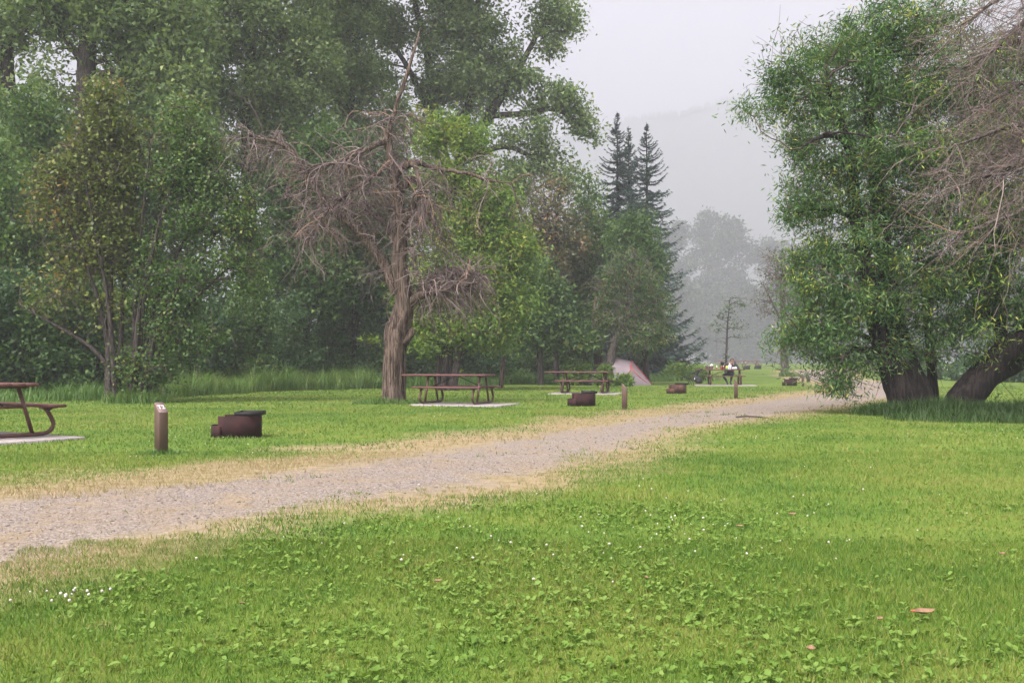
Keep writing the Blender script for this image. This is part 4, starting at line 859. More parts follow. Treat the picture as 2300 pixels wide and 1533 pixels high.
# ------------------------------------------------------------------ tent
def tent():
    base = np.array((5.15, 50.6, 0.0)); root = empty("tent", base, R(-14)); tag(root, "grey-lilac ridge tent with red piping, pitched at the forest edge", "tent")
    sec = [(-1.75, .10, .75), (-1.2, .55, 1.05), (-.1, 1.52, 1.2), (.35, 1.36, 1.18), (.95, 1.20, 1.1), (1.30, .80, .85), (1.95, .04, .32)]   # x, height, half width
    n = 13; V = []; th = np.linspace(0, math.pi, n)
    for x, h, w in sec:
        c = np.cos(th); s = np.sin(th); yy = -w * np.sign(c) * np.abs(c) ** .9; zz = h * np.abs(s) ** 1.25 * (1 - .06 * np.sin(2 * th) ** 2)
        V.append(np.stack([np.full(n, x), yy, zz], 1))
    V = np.array(V); m_ = len(sec)
    def strip(a, b):
        i = (np.arange(a, b)[:, None] * n + np.arange(n - 1)[None]).ravel(); return np.stack([i, i + 1, i + n + 1, i + n], 1)
    npmesh("canopy", V[:5].reshape(-1, 3), strip(0, 4), M['tent'], root, smooth=True)
    npmesh("door_panel", V[4:].reshape(-1, 3), strip(0, 2), M['tent'], root, smooth=True)
    MB().tube(V[4] * [1, 1.004, 1.006], .022, 6).build("piping", M['tent_red'], root)
    c = np.array([V[4][6] + [0, 0, .01], V[5][6] + [0, -.16, .01], V[6][5] + [0.02, 0, .01]]); MB().tube(c, .02, 6).build("piping", M['tent_red'], root)
    c = np.array([V[4][4] + [0, -.01, .01], V[5][3] + [0, -.02, .015], V[6][1] + [-.1, -.01, .015]]); MB().tube(c, .022, 6).build("piping", M['tent_red'], root)
    MB().box((-.1, -.98, .06), (2.1, .5, .05), bev=.02).build("groundsheet", M['tent_dark'], root)
    for x, y in ((2.02, 0), (-.1, -1.35), (.95, -1.25)): MB().tube([(x, y, -.05), (x + .02, y - .03, .08)], .012, 6).build("tent_peg", M['soot'], root)
tent()

# ------------------------------------------------------------------ things at the occupied table
M['cloth_dark'] = mat_simple("charcoal jacket", (0.028, 0.026, 0.034), 0.8, 0.25, 8, 0.2, 30)
M['jeans'] = mat_simple("dark blue trousers", (0.020, 0.027, 0.042), 0.85, 0.25, 8)
M['skin'] = mat_simple("skin", (0.36, 0.235, 0.18), 0.5, 0.06, 10)
M['hair'] = mat_simple("brown hair", (0.075, 0.045, 0.030), 0.7, 0.3, 40)
M['white_plastic'] = mat_simple("white plastic", (0.72, 0.72, 0.72), 0.4, 0.03, 4)
M['red_plastic'] = mat_simple("red plastic", (0.36, 0.03, 0.028), 0.4, 0.05, 4)
M['yellow_plastic'] = mat_simple("yellow plastic", (0.75, 0.60, 0.05), 0.5, 0.08, 4)
M['green_plastic'] = mat_simple("green print", (0.08, 0.30, 0.12), 0.5, 0.08, 4)
M['blue_print'] = mat_simple("blue print", (0.08, 0.14, 0.50), 0.5, 0.1, 4)
M['black_cloth'] = mat_simple("black nylon", (0.014, 0.014, 0.018), 0.7, 0.3, 9, 0.2, 40)
M['fallen'] = mat_simple("dry leaf", (0.20, 0.115, 0.062), 0.8, 0.4, 25, col2=(0.33, 0.22, 0.14))
M['fallen_red'] = mat_simple("reddish dry leaf", (0.40, 0.09, 0.05), 0.8, 0.3, 25)

T4 = np.array([10.4, 48.7]); A4 = R(-6); TZ = 0.035 + .7605
def on_table(px, dy=0.0):
    return np.array([(px - 1150) * (48.7 + dy) / FPX, 48.7 + dy - (0.105 * ((px - 1150) * 48.7 / FPX - 10.4)), TZ])

def person():
    base = np.array((10.82, 49.36, 0.035)); root = empty("person", base)
    tag(root, "person in a dark jacket and dark trousers sitting at the picnic table, head turned right", "person")
    bm_pts = []; edges = []; rad = []; reg = []
    def v(p, r, z): bm_pts.append(np.array(p, float)); rad.append(r); reg.append(z); return len(bm_pts) - 1
    def chain(a, pts):
        for p, r, z in pts:
            b = v(p, r, z); edges.append((a, b)); a = b
        return a
    pel = v((0, 0, .53), (.17, .14), 'j')
    ch = chain(pel, [((0, -.03, .68), (.165, .13), 'c'), ((.01, -.10, .86), (.205, .14), 'c'), ((.02, -.15, 1.01), (.20, .12), 'c'), ((.03, -.18, 1.065), (.065, .06), 's')])
    hd = chain(ch, [((.045, -.20, 1.14), (.075, .085), 's'), ((.055, -.205, 1.20), (.085, .095), 's'), ((.05, -.20, 1.275), (.062, .07), 's')])
    sh = 3
    for s, knee, foot, toe in ((-1, (-.44, -.38, .47), (-.27, -.62, .10), (-.31, -.76, .045)), (1, (-.02, -.46, .50), (-.12, -.62, .10), (-.11, -.78, .045))):
        hip = v((s * .10, -.05, .50), .10, 'j'); edges.append((pel, hip))
        chain(hip, [((s * .10 * .4 + knee[0] * .6, -.28, .50), .085, 'j'), (knee, .066, 'j'), ((knee[0] * .5 + foot[0] * .5, knee[1] * .5 + foot[1] * .5, .29), .058, 'j'), (foot, .045, 'j'), ((foot[0] * .6 + toe[0] * .4, foot[1] * .6 + toe[1] * .4, .055), .048, 'b'), (toe, .036, 'b')])
    for s, el, ha in ((-1, (-.40, -.28, .83), (-.14, -.46, .80)), (1, (.36, -.34, .82), (.16, -.52, .80))):
        so = v((s * .215, -.13, 1.03), .078, 'c'); edges.append((sh, so))
        wr = chain(so, [((s * .30, -.2, .93), .062, 'c'), (el, .048, 'c'), ((np.array(el) * .45 + np.array(ha) * .55), .042, 'c'), (ha, .028, 's')])
        dv = unit(np.array(ha) - np.array(el)); pl = chain(wr, [(np.array(ha) + dv * .05, (.038, .016), 's')])
        sd = unit(np.cross(dv, (0, 0, 1)))
        for k, (o_, L) in enumerate(((-.027, .065), (-.009, .078), (.009, .072), (.027, .055))):
            f0 = np.array(ha) + dv * .085 + sd * o_; chain(pl, [(f0, .0095, 's'), (f0 + dv * L * .5 + np.array([0, 0, .004]), .009, 's'), (f0 + dv * L + np.array([0, 0, -.008]), .0075, 's')])
        th0 = np.array(ha) + dv * .03 + sd * s * -.035; chain(wr, [(th0, .011, 's'), (th0 + dv * .035 + sd * s * -.02, .009, 's')])
    me = bpy.data.meshes.new("body"); me.from_pydata([tuple(p) for p in bm_pts], edges, []); me.update()
    tmp = bpy.data.objects.new("tmp_body", me); COL.objects.link(tmp)
    sk = tmp.modifiers.new("skin", 'SKIN'); sk.use_smooth_shade = True
    for i, r in enumerate(rad): tmp.data.skin_vertices[0].data[i].radius = r if isinstance(r, tuple) else (r, r)
    tmp.data.skin_vertices[0].data[0].use_root = True
    ss = tmp.modifiers.new("sub", 'SUBSURF'); ss.levels = 2; ss.render_levels = 2
    bpy.context.view_layer.update()
    m2 = bpy.data.meshes.new_from_object(tmp.evaluated_get(bpy.context.evaluated_depsgraph_get())); m2.name = "body"; bpy.data.objects.remove(tmp)
    m2.materials.clear()
    for k in ('cloth_dark', 'jeans', 'skin', 'black_cloth'): m2.materials.append(M[k])
    P = np.array(bm_pts); idx = {'c': 0, 'j': 1, 's': 2, 'b': 3}
    for p in m2.polygons:
        p.material_index = idx[reg[int(np.argmin(np.linalg.norm(P - np.array(p.center), axis=1)))]]; p.use_smooth = True
    o = bpy.data.objects.new("body", m2); link(o, root)
    # hair cap, ear, nose: head looks right (+x) and a little towards the camera
    hc = np.array((.05, -.20, 1.215)); V = []; n, k = 9, 18
    for i in range(n):
        ph = math.pi * .52 * i / (n - 1)
        for j in range(k):
            a = 2 * math.pi * j / k; back = .5 - .5 * math.cos(a - R(-25))
            r = np.array([.098, .108, .105]) * (1 + .03 * math.sin(7 * a + i)); ph2 = ph * (.78 + .5 * back)
            V.append(hc + np.array([r[0] * math.sin(ph2) * math.cos(a), r[1] * math.sin(ph2) * math.sin(a), r[2] * math.cos(ph2)]))
    F = [[i * k + j, i * k + (j + 1) % k, (i + 1) * k + (j + 1) % k, (i + 1) * k + j] for i in range(n - 1) for j in range(k)]
    npmesh("hair", np.array(V), np.array(F), M['hair'], root, smooth=True)
    m = MB(); f = np.array([math.cos(R(-25)), math.sin(R(-25)), 0]); sd = np.array([-f[1], f[0], 0])
    m.tube([hc + f * .085 + [0, 0, .0], hc + f * .118 + [0, 0, -.03], hc + f * .09 + [0, 0, -.04]], [.01, .016, .012], 6); m.build("nose", M['skin'], root, smooth=True)
    for s in (-1, 1):
        MB().lathe(hc + f * .086 + sd * s * .034 + np.array([0, 0, .005]), [(.001, .008), (.009, .004), (.009, -.004), (.001, -.008)], 8).build("eye", M['hair'], root)
        MB().lathe(hc + sd * s * .092 + np.array([0, 0, -.02]), [(.002, .03), (.018, .015), (.02, -.01), (.008, -.03), (.001, -.032)], 8).build("ear", M['skin'], root, smooth=True)
    MB().box(hc + f * .092 + np.array([0, 0, -.062]), (.012, .045, .008), Rz(R(-25))).build("mouth", M['fallen_red'], root)
    m = MB(); c = np.array((.025, -.17, 1.04)); t = np.linspace(0, 2 * math.pi, 15); m.tube([c + [.085 * math.cos(a), .08 * math.sin(a), .02 * math.sin(a)] for a in t], .022, 6); m.build("collar", M['cloth_dark'], root, smooth=True)
person()

def thing(name, label, cat, loc, rz=0.0): r = empty(name, loc, rz); return tag(r, label, cat)
p = on_table(1594, .05); r = thing("wash_basin", "white plastic wash basin with dishes on the occupied table's left end", "basin", p)
MB().lathe((0, 0, 0), [(.002, .004), (.15, .004), (.16, .0), (.205, .185), (.222, .19), (.222, .18), (.20, .178), (.155, .014), (.002, .014)], 28).build("tub", M['white_plastic'], r, smooth=True)
MB().lathe((-.03, -.185, .10), [(.001, .03), (.02, .02), (.02, -.02), (.001, -.03)], 8).build("tub_mark", M['black_cloth'], r)
V = np.array([(.02, -.08, .16), (.20, -.08, .16), (.20, .1, .16), (.02, .1, .16), (.09, -.01, .27), (.13, .03, .265)]); npmesh("folded_cloth", V, [np.array([[0, 1, 4], [1, 5, 4], [1, 2, 5], [3, 0, 4]]), np.array([[2, 3, 4, 5]])], M['white_plastic'], r)
p = on_table(1610, .05); r = thing("clear_bottle", "small pale bottle with a red label beside the white wash basin", "bottle", p)
MB().lathe((0, 0, 0), [(.001, 0), (.035, .0), (.036, .12), (.018, .17), (.016, .20), (.001, .20)], 14).build("bottle_body", M['white_plastic'], r, smooth=True); MB().lathe((0, 0, .06), [(.037, -.03), (.038, .03)], 14).build("bottle_label", M['red_plastic'], r)
for q, (x, dy, h, lab) in enumerate([(1620, .0, .13, "shorter red squeeze bottle on the occupied table"), (1625, .08, .19, "taller red and white bottle on the occupied table, next to the shorter red one")]):
    r = thing("red_bottle", lab, "bottle", on_table(x, dy))
    MB().lathe((0, 0, 0), [(.001, 0), (.036, 0), (.038, h * .55), (.03, h * .75), (.001, h * .76)], 16).build("bottle_body", M['red_plastic'], r, smooth=True)
    MB().lathe((0, 0, h * .75), [(.022, 0), (.02, h * .16), (.006, h * .25), (.001, h * .25)], 12).build("bottle_cap", M['white_plastic'] if q else M['red_plastic'], r, smooth=True)
r = thing("plastic_jug", "white rounded plastic jug with a blue mark in front of the seated person", "jug", on_table(1638.5, -.22), R(-10)); r.scale = (.85, .85, .9)
MB().lathe((0, 0, 0), [(.001, 0), (.08, 0), (.092, .03), (.095, .13), (.08, .20), (.045, .255), (.028, .275), (.026, .30), (.001, .30)], 20).build("jug_body", M['white_plastic'], r, smooth=True)
MB().tube(bezier([(.03, 0, .26), (.13, 0, .27), (.09, 0, .13)], 7), .013, 7).build("jug_handle", M['white_plastic'], r, smooth=True)
MB().box((-.005, -.0965, .10), (.05, .006, .06), bev=.002).build("jug_label", M['blue_print'], r)
r = thing("snack_bag", "yellow and green bag leaning on the white jug", "bag", on_table(1632.5, -.16), R(15))
MB().lathe((0, 0, 0), [(.001, 0), (.055, .0), (.07, .05), (.06, .12), (.045, .16), (.05, .175), (.001, .172)], 10).build("bag_body", M['yellow_plastic'], r); MB().lathe((0, 0, .03), [(.066, -.025), (.0725, .02), (.0695, .045)], 10).build("bag_print", M['green_plastic'], r)
r = thing("paper_roll", "white paper roll lying on the table right of the jug", "paper", on_table(1649, -.05), R(-8))
o = MB().tube([(-.12, 0, .055), (.12, 0, .055)], .055, 16).build("roll", M['white_plastic'], r, smooth=False); MB().tube([(-.123, 0, .055), (.123, 0, .055)], .018, 10).build("core", M['fallen'], r)
r = thing("knife", "dark-handled knife at the right of the white paper roll", "knife", on_table(1659, -.1), R(-8)); MB().box((0, 0, .014), (.13, .03, .024), bev=.006).build("handle", M['black_cloth'], r); MB().box((-.11, 0, .012), (.10, .022, .004)).build("blade", M['post_top'], r)
r = thing("camp_stove", "black cooking pot on a slim gas burner behind the red bottles", "stove", on_table(1622.5, .22))
MB().lathe((0, 0, 0), [(.001, 0), (.05, 0), (.053, .10), (.03, .13), (.012, .15), (.012, .19), (.03, .20), (.001, .2)], 16).build("burner", M['soot'], r, smooth=True)
MB().lathe((0, 0, .20), [(.001, 0), (.075, 0), (.085, .02), (.088, .14), (.095, .145), (.08, .15), (.001, .16)], 20).build("pot", M['soot'], r, smooth=True); MB().tube([(.08, 0, .32), (.2, .02, .335)], .01, 6).build("pot_handle", M['soot'], r)

# folding chair tipped against the table end, with a pack hanging on it
c0 = np.array([8.92, 48.62, 0.0]); r = thing("folding_chair", "black folding camp chair tipped up against the left end of the occupied table", "chair", c0)
fr = lambda pts, rr=.013: MB().tube(pts, rr, 7)
s_ = .22
for y in (-s_, s_):
    fr([(-.55, y, .30 + .12), (-.05, y, .62), (.28, y, .80)]).build("side_rail", M['soot'], r, smooth=True)
    fr([(-.05, y, .60), (-.30, y + .02, .03)]).build("leg", M['soot'], r, smooth=True)
    fr([(.08, y, .66), (-.12, y + .02, .03)]).build("leg", M['soot'], r, smooth=True)
    fr([(-.55, y, .42), (-.1, y, .28), (.18, y, .10)], .010).build("cross_strut", M['soot'], r, smooth=True)
    fr([(.22, y, .80), (.40, y, .52), (.50, y, .28)], .016).build("arm_rest", M['black_cloth'], r, smooth=True)
fr([(-.55, -s_, .42), (-.55, s_, .42)]).build("crossbar", M['soot'], r); fr([(-.12, -s_, .03), (.12, -s_, .16)], .010).build("foot_bar", M['soot'], r)
V = []
for t in np.linspace(0, 1, 8):
    c = bezier([(.12, 0, .38), (.05, 0, .70), (.34, 0, .84)], 8)[int(round(t * 7))]; V += [(c[0], -s_, c[2]), (c[0], s_, c[2]), (c[0] + .02, s_, c[2] - .02), (c[0] + .02, -s_, c[2] - .02)]
F = [[4 * i + j, 4 * i + (j + 1) % 4, 4 * i + 4 + (j + 1) % 4, 4 * i + 4 + j] for i in range(7) for j in range(4)]
npmesh("back_cloth", np.array(V), np.array(F), M['black_cloth'], r, smooth=True)
b = thing("day_pack", "dark day pack with a white tag hanging on the tipped camp chair", "backpack", c0 + np.array([.12, -.30, .10]))
V = []; n, k = 9, 16
for i in range(n):
    t = i / (n - 1); w = .20 * math.sin(math.pi * (.12 + .78 * t)) ** .5; dpt = .11 * math.sin(math.pi * (.12 + .76 * t)) ** .5
    for j in range(k):
        a = 2 * math.pi * j / k; V.append((w * np.sign(math.cos(a)) * abs(math.cos(a)) ** .7 + .20 * (.5 - t) - .02, dpt * np.sign(math.sin(a)) * abs(math.sin(a)) ** .7, .02 + .36 * t))
F = [[i * k + j, i * k + (j + 1) % k, (i + 1) * k + (j + 1) % k, (i + 1) * k + j] for i in range(n - 1) for j in range(k)]
npmesh("pack_body", np.array(V), [np.array(F), np.array([list(range(k))[::-1], list(range((n - 1) * k, n * k))])], M['black_cloth'], b, smooth=True)
MB().tube(bezier([(-.16, 0, .36), (-.14, .05, .52), (-.02, .06, .40)], 8), .014, 6).build("strap", M['black_cloth'], b); MB().box((-.2, -.11, .24), (.04, .012, .09), bev=.003).build("white_tag", M['white_plastic'], b); MB().box((.02, -.115, .13), (.2, .03, .13), bev=.012).build("front_pocket", M['black_cloth'], b)

# ------------------------------------------------------------------ grass, weeds, clover, gravel
def on_pad(P, grow=0.0):
    m = np.zeros(len(P), bool)
    for q, (x, y, a, _) in enumerate(TAB[:4]):
        hx_, hy_ = PADS[q]; c, s = math.cos(R(a)), math.sin(R(a)); d_ = P - np.array([x + (0.05, .22, .05, 0)[q], y]); u = d_[:, 0] * c - d_[:, 1] * s; v_ = d_[:, 0] * s + d_[:, 1] * c
        m |= (np.abs(u) < hx_ + grow) & (np.abs(v_) < hy_ + grow)
    return m
def wedge(n, d0, d1, g, half=0.66, pw=1.0):
    y = np.sqrt(g.uniform(size=int(n)) ** pw * (d1 ** 2 - d0 ** 2) + d0 ** 2); x = g.uniform(-half, half, int(n)) * y + g.uniform(-.8, .8, int(n)); return np.stack([x, y], 1)
g = np.random.default_rng(500)
BV, BT = [], []
for n, d0, d1, h, w in ((165000, 2.6, 6, .028, .0042), (115000, 6, 12, .030, .0075), (80000, 12, 24, .034, .016), (50000, 24, 46, .042, .034)):
    P = wedge(n, d0, d1, g); gvv, drr = road_fields(P); nz = .30 * vnoise(P, 1.6, 3) + .22 * vnoise(P, 6, 4) + .2 * vnoise(P, 16, 5)
    keep = (g.uniform(size=len(P)) < np.where(gvv + nz > 0, .035, np.where(drr + nz > .1, .72, 1.0))) & ~on_pad(P) & (P[:, 1] < np.interp((P[:, 0] / P[:, 1]) * FPX + 1150, EDGE[:, 0], EDGE[:, 1]) + 1)
    P, drr, gvv, nz = P[keep], drr[keep], gvv[keep], nz[keep]; n = len(P)
    hh = h * g.uniform(.5, 1.35, n) * (1 + .25 * vnoise(P, 1.1, 8)); a = g.uniform(0, 6.28, n); lean = g.uniform(.15, .95, n) * hh
    b0 = np.column_stack([P, gz(P[:, 0], P[:, 1])]); sx = np.stack([np.cos(a), np.sin(a), 0 * a], 1) * (w * g.uniform(.6, 1.3, n))[:, None] * .5
    a2 = g.uniform(0, 6.28, n); tip = b0 + np.stack([np.cos(a2) * lean, np.sin(a2) * lean, hh], 1)
    BV.append(np.stack([b0 - sx, b0 + sx, tip], 1).reshape(-1, 3))
    dry = np.clip((drr + nz * 1.5 + .05) * .9, 0, 1); u = g.uniform(size=n)
    BT.append(np.where(u < dry * .95 + .03, 1 + g.uniform(.45, 1.0, n) * np.clip(dry + .35, 0, 1), g.uniform(0, 1, n)))
V = np.concatenate(BV); o = npmesh("lawn_grass", V, np.arange(len(V)).reshape(-1, 3), M['grass'], tint=np.concatenate(BT)); tag(o, "short mown grass blades of the lawn, straw-coloured along the track", "grass", kind="stuff")

# broad-leaved weeds in the near lawn
def rosettes(P, lmin, lmax, k, lift, g):
    n = len(P); i = np.repeat(np.arange(n), k); L = len(i); a = g.uniform(0, 6.28, L); ln = g.uniform(lmin, lmax, L) * np.repeat(g.uniform(.7, 1.25, n), k); el = g.uniform(.15, .85, L)
    A = np.stack([np.cos(a) * np.cos(el), np.sin(a) * np.cos(el), np.sin(el)], 1); S = np.stack([-np.sin(a), np.cos(a), 0 * a], 1) + g.normal(size=(L, 3)) * .25; S = unit(S - A * (S * A).sum(1, keepdims=True)); U = np.cross(A, S)
    B = np.column_stack([P, gz(P[:, 0], P[:, 1])])[i] + np.stack([0 * a, 0 * a, g.uniform(.2, 1, L) * lift], 1); w = (ln * g.uniform(.42, .66, L))[:, None] * .5; ln = ln[:, None]; dn = np.array([0, 0, -1.0])
    pts = [B, B + A * ln * .32 + S * w + U * w * .3, B + A * ln * .72 + S * w * .8 + U * w * .25 + dn * ln * .04, B + A * ln + dn * ln * .18, B + A * ln * .72 - S * w * .8 + U * w * .25 + dn * ln * .04, B + A * ln * .32 - S * w + U * w * .3, B + A * ln * .55]
    V = np.stack(pts, 1).reshape(-1, 3); o7 = np.arange(L)[:, None] * 7
    F3 = np.concatenate([o7 + np.array(t)[None] for t in ([0, 1, 6], [0, 6, 5], [2, 3, 6], [6, 3, 4], [1, 2, 6], [5, 6, 4])]); t = np.repeat(np.clip(g.normal(.5, .22, n), 0, 1), k) * .7 + g.uniform(0, .3, L)
    return V, F3, np.tile(t, 6)
P = wedge(10500, 2.7, 7.5, g, .6, 1.1); pn = vnoise(P, 1.3, 21) + .6 * vnoise(P, 3.5, 22); lat = P[:, 0] / P[:, 1]
want = 1 / (1 + np.exp(-(pn * 2.2 + 1.1 - 2.2 * np.abs(lat - .02) ** 1.3 * 3 - .25 * (P[:, 1] - 4))))
gvv, drr = road_fields(P); P1 = P[(g.uniform(size=len(P)) < want) & (drr < -.25)]
P = wedge(3000, 7, 16, g); gvv, drr = road_fields(P); P2 = P[(vnoise(P, .9, 23) > .1) & (drr < -.3) & ~on_pad(P, .1)]
Va, Fa, Ta = rosettes(P1, .017, .036, 4, .024, g); Vb, Fb, Tb = rosettes(P2, .018, .03, 3, .022, g)
o = npmesh("lawn_weeds", np.concatenate([Va, Vb]), np.concatenate([Fa, Fb + len(Va)]), M['weed'], tint=np.concatenate([Ta, Tb])); tag(o, "broad-leaved plantain and clover weeds growing through the near lawn", "weeds", kind="stuff")
# weeds and straw tufts in the gravel
P = wedge(2600, 4, 22, g); gvv, drr = road_fields(P); P = P[(gvv > .05) & (vnoise(P, 2.2, 31) > .35)]
k = 9; i = np.repeat(np.arange(len(P)), k); Q = P[i] + g.normal(size=(len(i), 2)) * .05; a = g.uniform(0, 6.28, len(i)); hh = g.uniform(.015, .05, len(i)); b0 = np.column_stack([Q, gz(Q[:, 0], Q[:, 1])]); w = .0018 + .00035 * Q[:, 1]
sx = np.stack([np.cos(a), np.sin(a), 0 * a], 1) * w[:, None]; tip = b0 + np.stack([np.cos(a + 1.4) * hh * .7, np.sin(a + 1.4) * hh * .7, hh], 1)
V = np.stack([b0 - sx, b0 + sx, tip], 1).reshape(-1, 3); o = npmesh("track_weeds", V, np.arange(len(V)).reshape(-1, 3), M['grass'], tint=np.where(np.repeat(g.uniform(size=len(P)) < .55, k), g.uniform(1.4, 2, len(i)), g.uniform(0, 1, len(i)))); tag(o, "small weed tufts growing in the gravel track", "weeds", kind="stuff")
# clover blooms
P = np.concatenate([wedge(200, 3, 7, g), wedge(420, 7, 16, g), wedge(700, 16, 34, g)]); gvv, drr = road_fields(P); P = P[(vnoise(P, .8, 41) + .5 * vnoise(P, 2.6, 42) + g.normal(0, .35, len(P)) > .45) & (drr < -.2) & ~on_pad(P, .1)]
P = np.concatenate([P, np.array([-1.95, 4.45]) + g.normal(size=(16, 2)) * [.16, .10]]); n = len(P); rr = (g.uniform(.004, .0085, n) * np.where(P[:, 1] > 16, 1.25, 1))
t = np.arange(6) * math.pi / 3; ring = lambda z, r: np.stack([np.cos(t) * r, np.sin(t) * r, np.full(6, z)], 1)
U = np.concatenate([[[0, 0, -1.]], ring(-.5, .8), ring(.35, .95), [[0, 0, .95]]]); FU = [[0, 1 + (q + 1) % 6, 1 + q] for q in range(6)] + [[13, 7 + q, 7 + (q + 1) % 6] for q in range(6)]; FQ = [[1 + q, 1 + (q + 1) % 6, 7 + (q + 1) % 6, 7 + q] for q in range(6)]
C = np.column_stack([P, gz(P[:, 0], P[:, 1]) + g.uniform(.022, .045, n)]); V = (C[:, None] + U[None] * rr[:, None, None] * g.uniform(.85, 1.15, (n, 14, 1))).reshape(-1, 3); of = np.arange(n)[:, None, None] * 14
o = npmesh("clover_blooms", V, [(np.array(FU)[None] + of).reshape(-1, 3), (np.array(FQ)[None] + of).reshape(-1, 4)], M['clover']); tag(o, "tiny white clover flowers scattered over the lawn", "flowers", kind="stuff")
# loose stones of the track
P = np.concatenate([wedge(40000, 4, 11, g, .62), wedge(18000, 11, 22, g, .5)]); gvv, drr = road_fields(P); P = P[(gvv + .25 * vnoise(P, 1.6, 3) > g.uniform(-.1, .35, len(P)))]; n = len(P)
U = np.array([[1, 0, 0], [0, 1, 0], [-1, 0, 0], [0, -1, 0], [0, 0, .7], [0, 0, -.7]]); FU = np.array([[0, 1, 4], [1, 2, 4], [2, 3, 4], [3, 0, 4], [1, 0, 5], [2, 1, 5], [3, 2, 5], [0, 3, 5]])
s = np.clip(g.lognormal(-5.45, .45, n), .002, .016) * (1 + .03 * P[:, 1]); a = g.uniform(0, 6.28, n); ca, sa = np.cos(a), np.sin(a)
L = U[None] * g.uniform(.6, 1.3, (n, 6, 1)) * s[:, None, None] * np.array([1.2, .85, .75]); V = np.stack([L[..., 0] * ca[:, None] - L[..., 1] * sa[:, None], L[..., 0] * sa[:, None] + L[..., 1] * ca[:, None], L[..., 2]], -1) + np.column_stack([P, gz(P[:, 0], P[:, 1]) + s * .15])[:, None]
o = npmesh("loose_gravel", V.reshape(-1, 3), (FU[None] + np.arange(n)[:, None, None] * 6).reshape(-1, 3), M['stone'], tint=np.repeat(g.uniform(size=n), 8)); tag(o, "loose purplish-grey gravel stones on the track", "gravel", kind="stuff")

# tall unmown grass: ribbons of three segments
def ribbons(P, h, w, g, lean=.5):
    n = len(P); a = g.uniform(0, 6.28, n); hh = h * g.uniform(.55, 1.2, n); d_ = np.stack([np.cos(a), np.sin(a), 0 * a], 1); sx = np.stack([-np.sin(a), np.cos(a), 0 * a], 1) * (w * g.uniform(.6, 1.3, n))[:, None]
    b0 = np.column_stack([P, gz(P[:, 0], P[:, 1]) - .01]); L = (g.uniform(.2, 1, n) * lean * hh)[:, None]; rows = []
    for t, ww in ((0, .8), (.55, 1), (1, .08)):
        c = b0 + d_ * L * t ** 2 + np.stack([0 * a, 0 * a, hh * (t - .18 * t ** 3 * L[:, 0] / hh * 1.2)], 1); rows += [c - sx * ww * .5, c + sx * ww * .5]
    V = np.stack(rows, 1).reshape(-1, 3); o8 = np.arange(n)[:, None] * 6; F = np.concatenate([o8 + np.array(q)[None] for q in ([0, 1, 3, 2], [2, 3, 5, 4])]); return V, F, n
def band(px0, px1, dn, df, n, g):
    px = g.uniform(px0, px1, n); e = np.interp(px, EDGE[:, 0], EDGE[:, 1]); d_ = e + g.uniform(dn, df, n); return np.stack([(px - 1150) * d_ / FPX, d_], 1)
parts = []; tn = []
for (a0, a1, dn, df, n, h, w, tm) in ((-60, 330, -1.6, 1.5, 3600, .42, .014, .4), (330, 560, -3.2, 1.5, 7000, .72, .016, .62), (560, 860, -1.8, 1.2, 6500, .85, .02, .6), (860, 1240, -2.2, 1, 6000, .6, .022, .5), (1240, 1520, -2.5, .5, 3500, .5, .022, .5), (1500, 1640, -1, 2, 1200, .5, .03, .6)):
    P = band(a0, a1, dn, df, n, g); P = P[(vnoise(P, .9, 61) > g.normal(-.55, .5, len(P)))]; h_ = h * (1 + .3 * vnoise(P, .7, 62)); V, F, m_ = ribbons(P, h_ * (1 + .35 * vnoise(P, 3.1, 63)), w, g, 1.1); parts.append((V, F)); t = np.clip(g.normal(tm, .16, m_), 0, 1); tn.append(np.tile(t, 2))
V, F = join(parts); o = npmesh("tall_grass", V, F, M['tall'], tint=np.concatenate(tn)); tag(o, "tall unmown grass along the foot of the forest", "grass", kind="stuff")
def tufts(name, label, spots, mat, tm, g):
    parts, tn = [], []
    for x, y, rx, ry, n, h, w in spots:
        q = unit(g.normal(size=(n, 2))) * g.uniform(size=(n, 1)) ** .6; P = np.array([x, y]) + q * [rx, ry]; V, F, m_ = ribbons(P, h * (1.15 - .5 * np.linalg.norm(q, axis=1)), w, g, .9); parts.append((V, F)); tn.append(np.tile(np.clip(g.normal(tm, .2, m_), 0, 1), 2))
    V, F = join(parts); tag(npmesh(name, V, F, mat, tint=np.concatenate(tn)), label, "grass", kind="stuff")
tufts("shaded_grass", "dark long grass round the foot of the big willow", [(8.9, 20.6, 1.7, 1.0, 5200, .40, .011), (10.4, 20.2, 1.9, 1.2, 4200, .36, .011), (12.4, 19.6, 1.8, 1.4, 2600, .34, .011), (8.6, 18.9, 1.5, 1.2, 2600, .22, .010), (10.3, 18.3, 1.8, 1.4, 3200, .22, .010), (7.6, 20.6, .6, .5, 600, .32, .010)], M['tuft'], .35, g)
tufts("grass_tufts", "longer grass tufts left round posts and trunks", [(-3.5, 26.5, .75, .35, 900, .22, .012), (-2.6, 26.7, .6, .35, 500, .16, .012), (-4.14, 11.7, .28, .2, 420, .10, .006), (-10.3, 27.1, .9, .5, 900, .5, .014), (20.5, 73.2, .9, .6, 220, .45, .035), (2.6, 22.95, .2, .15, 160, .09, .009), (6.84, 30.35, .22, .15, 160, .09, .012), (-3.97, 14.1, .5, .12, 260, .07, .007), (20.0, 72.8, .5, .4, 120, .65, .035)], M['tall'], .5, g)

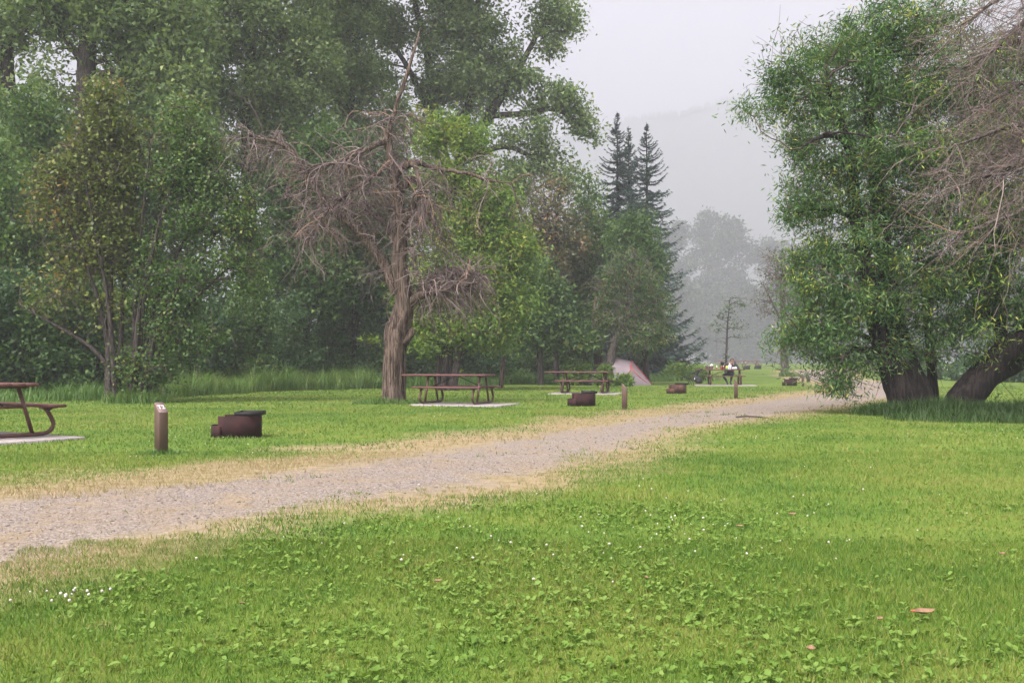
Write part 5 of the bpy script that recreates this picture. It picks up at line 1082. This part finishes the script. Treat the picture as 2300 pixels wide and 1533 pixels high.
# fallen leaves and a stick
def dry_leaf(label, x, y, L, rz, mat, group=None, curl=.5):
    r = np.linspace(0, 1, 9); w = L * .30 * np.sin(math.pi * r ** .8) + .0015; zc = curl * L * .35 * (2 * r - 1) ** 2 + .03; V = []
    for t, ww, z in zip(r, w, zc): V += [(L * (t - .5), -ww, z + ww * .6), (L * (t - .5), 0, z), (L * (t - .5), ww, z + ww * .5)]
    F = [[3 * i + j, 3 * i + 3 + j, 3 * i + 4 + j, 3 * i + 1 + j] for i in range(8) for j in range(2)]
    o = npmesh("fallen_leaf", np.array(V), np.array(F), mat, smooth=True); o.location = (x, y, 0); o.rotation_euler = (R(8), R(-5), rz); tag(o, label, "leaf", group)
def gp(px, py): d_ = FPX * CAM_Z / (py - 817); return (px - 1150) * d_ / FPX, d_
x, y = gp(2078, 1392); dry_leaf("large curled tan fallen leaf lying on the near lawn", x, y, .09, R(8), M['fallen'], curl=.45); dry_leaf("small red leaf touching the large curled tan leaf", x - .03, y + .02, .035, R(-30), M['fallen_red'], curl=.6)
for px, py, L, a in ((1818, 1475, .05, 70), (1662, 1192, .05, 10), (1975, 1405, .035, 40), (1780, 1165, .06, 15), (1450, 1310, .03, 80), (2250, 1255, .04, 30), (985, 1318, .04, 20), (540, 1370, .03, 160)):
    x, y = gp(px, py); dry_leaf("small brown dry leaf lying in the short grass", x, y, L, R(a), M['fallen'], "small dry leaves in the grass")
x, y = gp(1690, 940); m = MB(); m.tube([(x - .3, y + .1, .03), (x - .1, y + .02, .05), (x + .1, y, .04), (x + .3, y - .12, .02)], [.012, .016, .014, .006], 7); tag(m.build("stick", M['twig_dark']), "dark dry stick lying on the gravel track", "stick")

# ------------------------------------------------------------------ smoke haze: even air round the whole place
hz, hn, hl = new_mat("smoke haze")
pv = hn.new("ShaderNodeVolumePrincipled"); pv.inputs['Color'].default_value = (0.58, 0.592, 0.65, 1); pv.inputs['Density'].default_value = HAZE_DENSITY; pv.inputs['Anisotropy'].default_value = 0.0
ho = hn.new("ShaderNodeOutputMaterial"); hl.new(pv.outputs[0], ho.inputs['Volume'])
gxl, gyl = gx, gy
o = MB().box(((gx[0] + gx[-1]) / 2, (gy[0] + gy[-1]) / 2, (575 - 1.2) / 2), (gx[-1] - gx[0] + 8, gy[-1] - gy[0] + 8, 575 + 1.2)).build("haze", hz); tag(o, "thin pale wildfire smoke hanging in the air", "haze", kind="stuff")
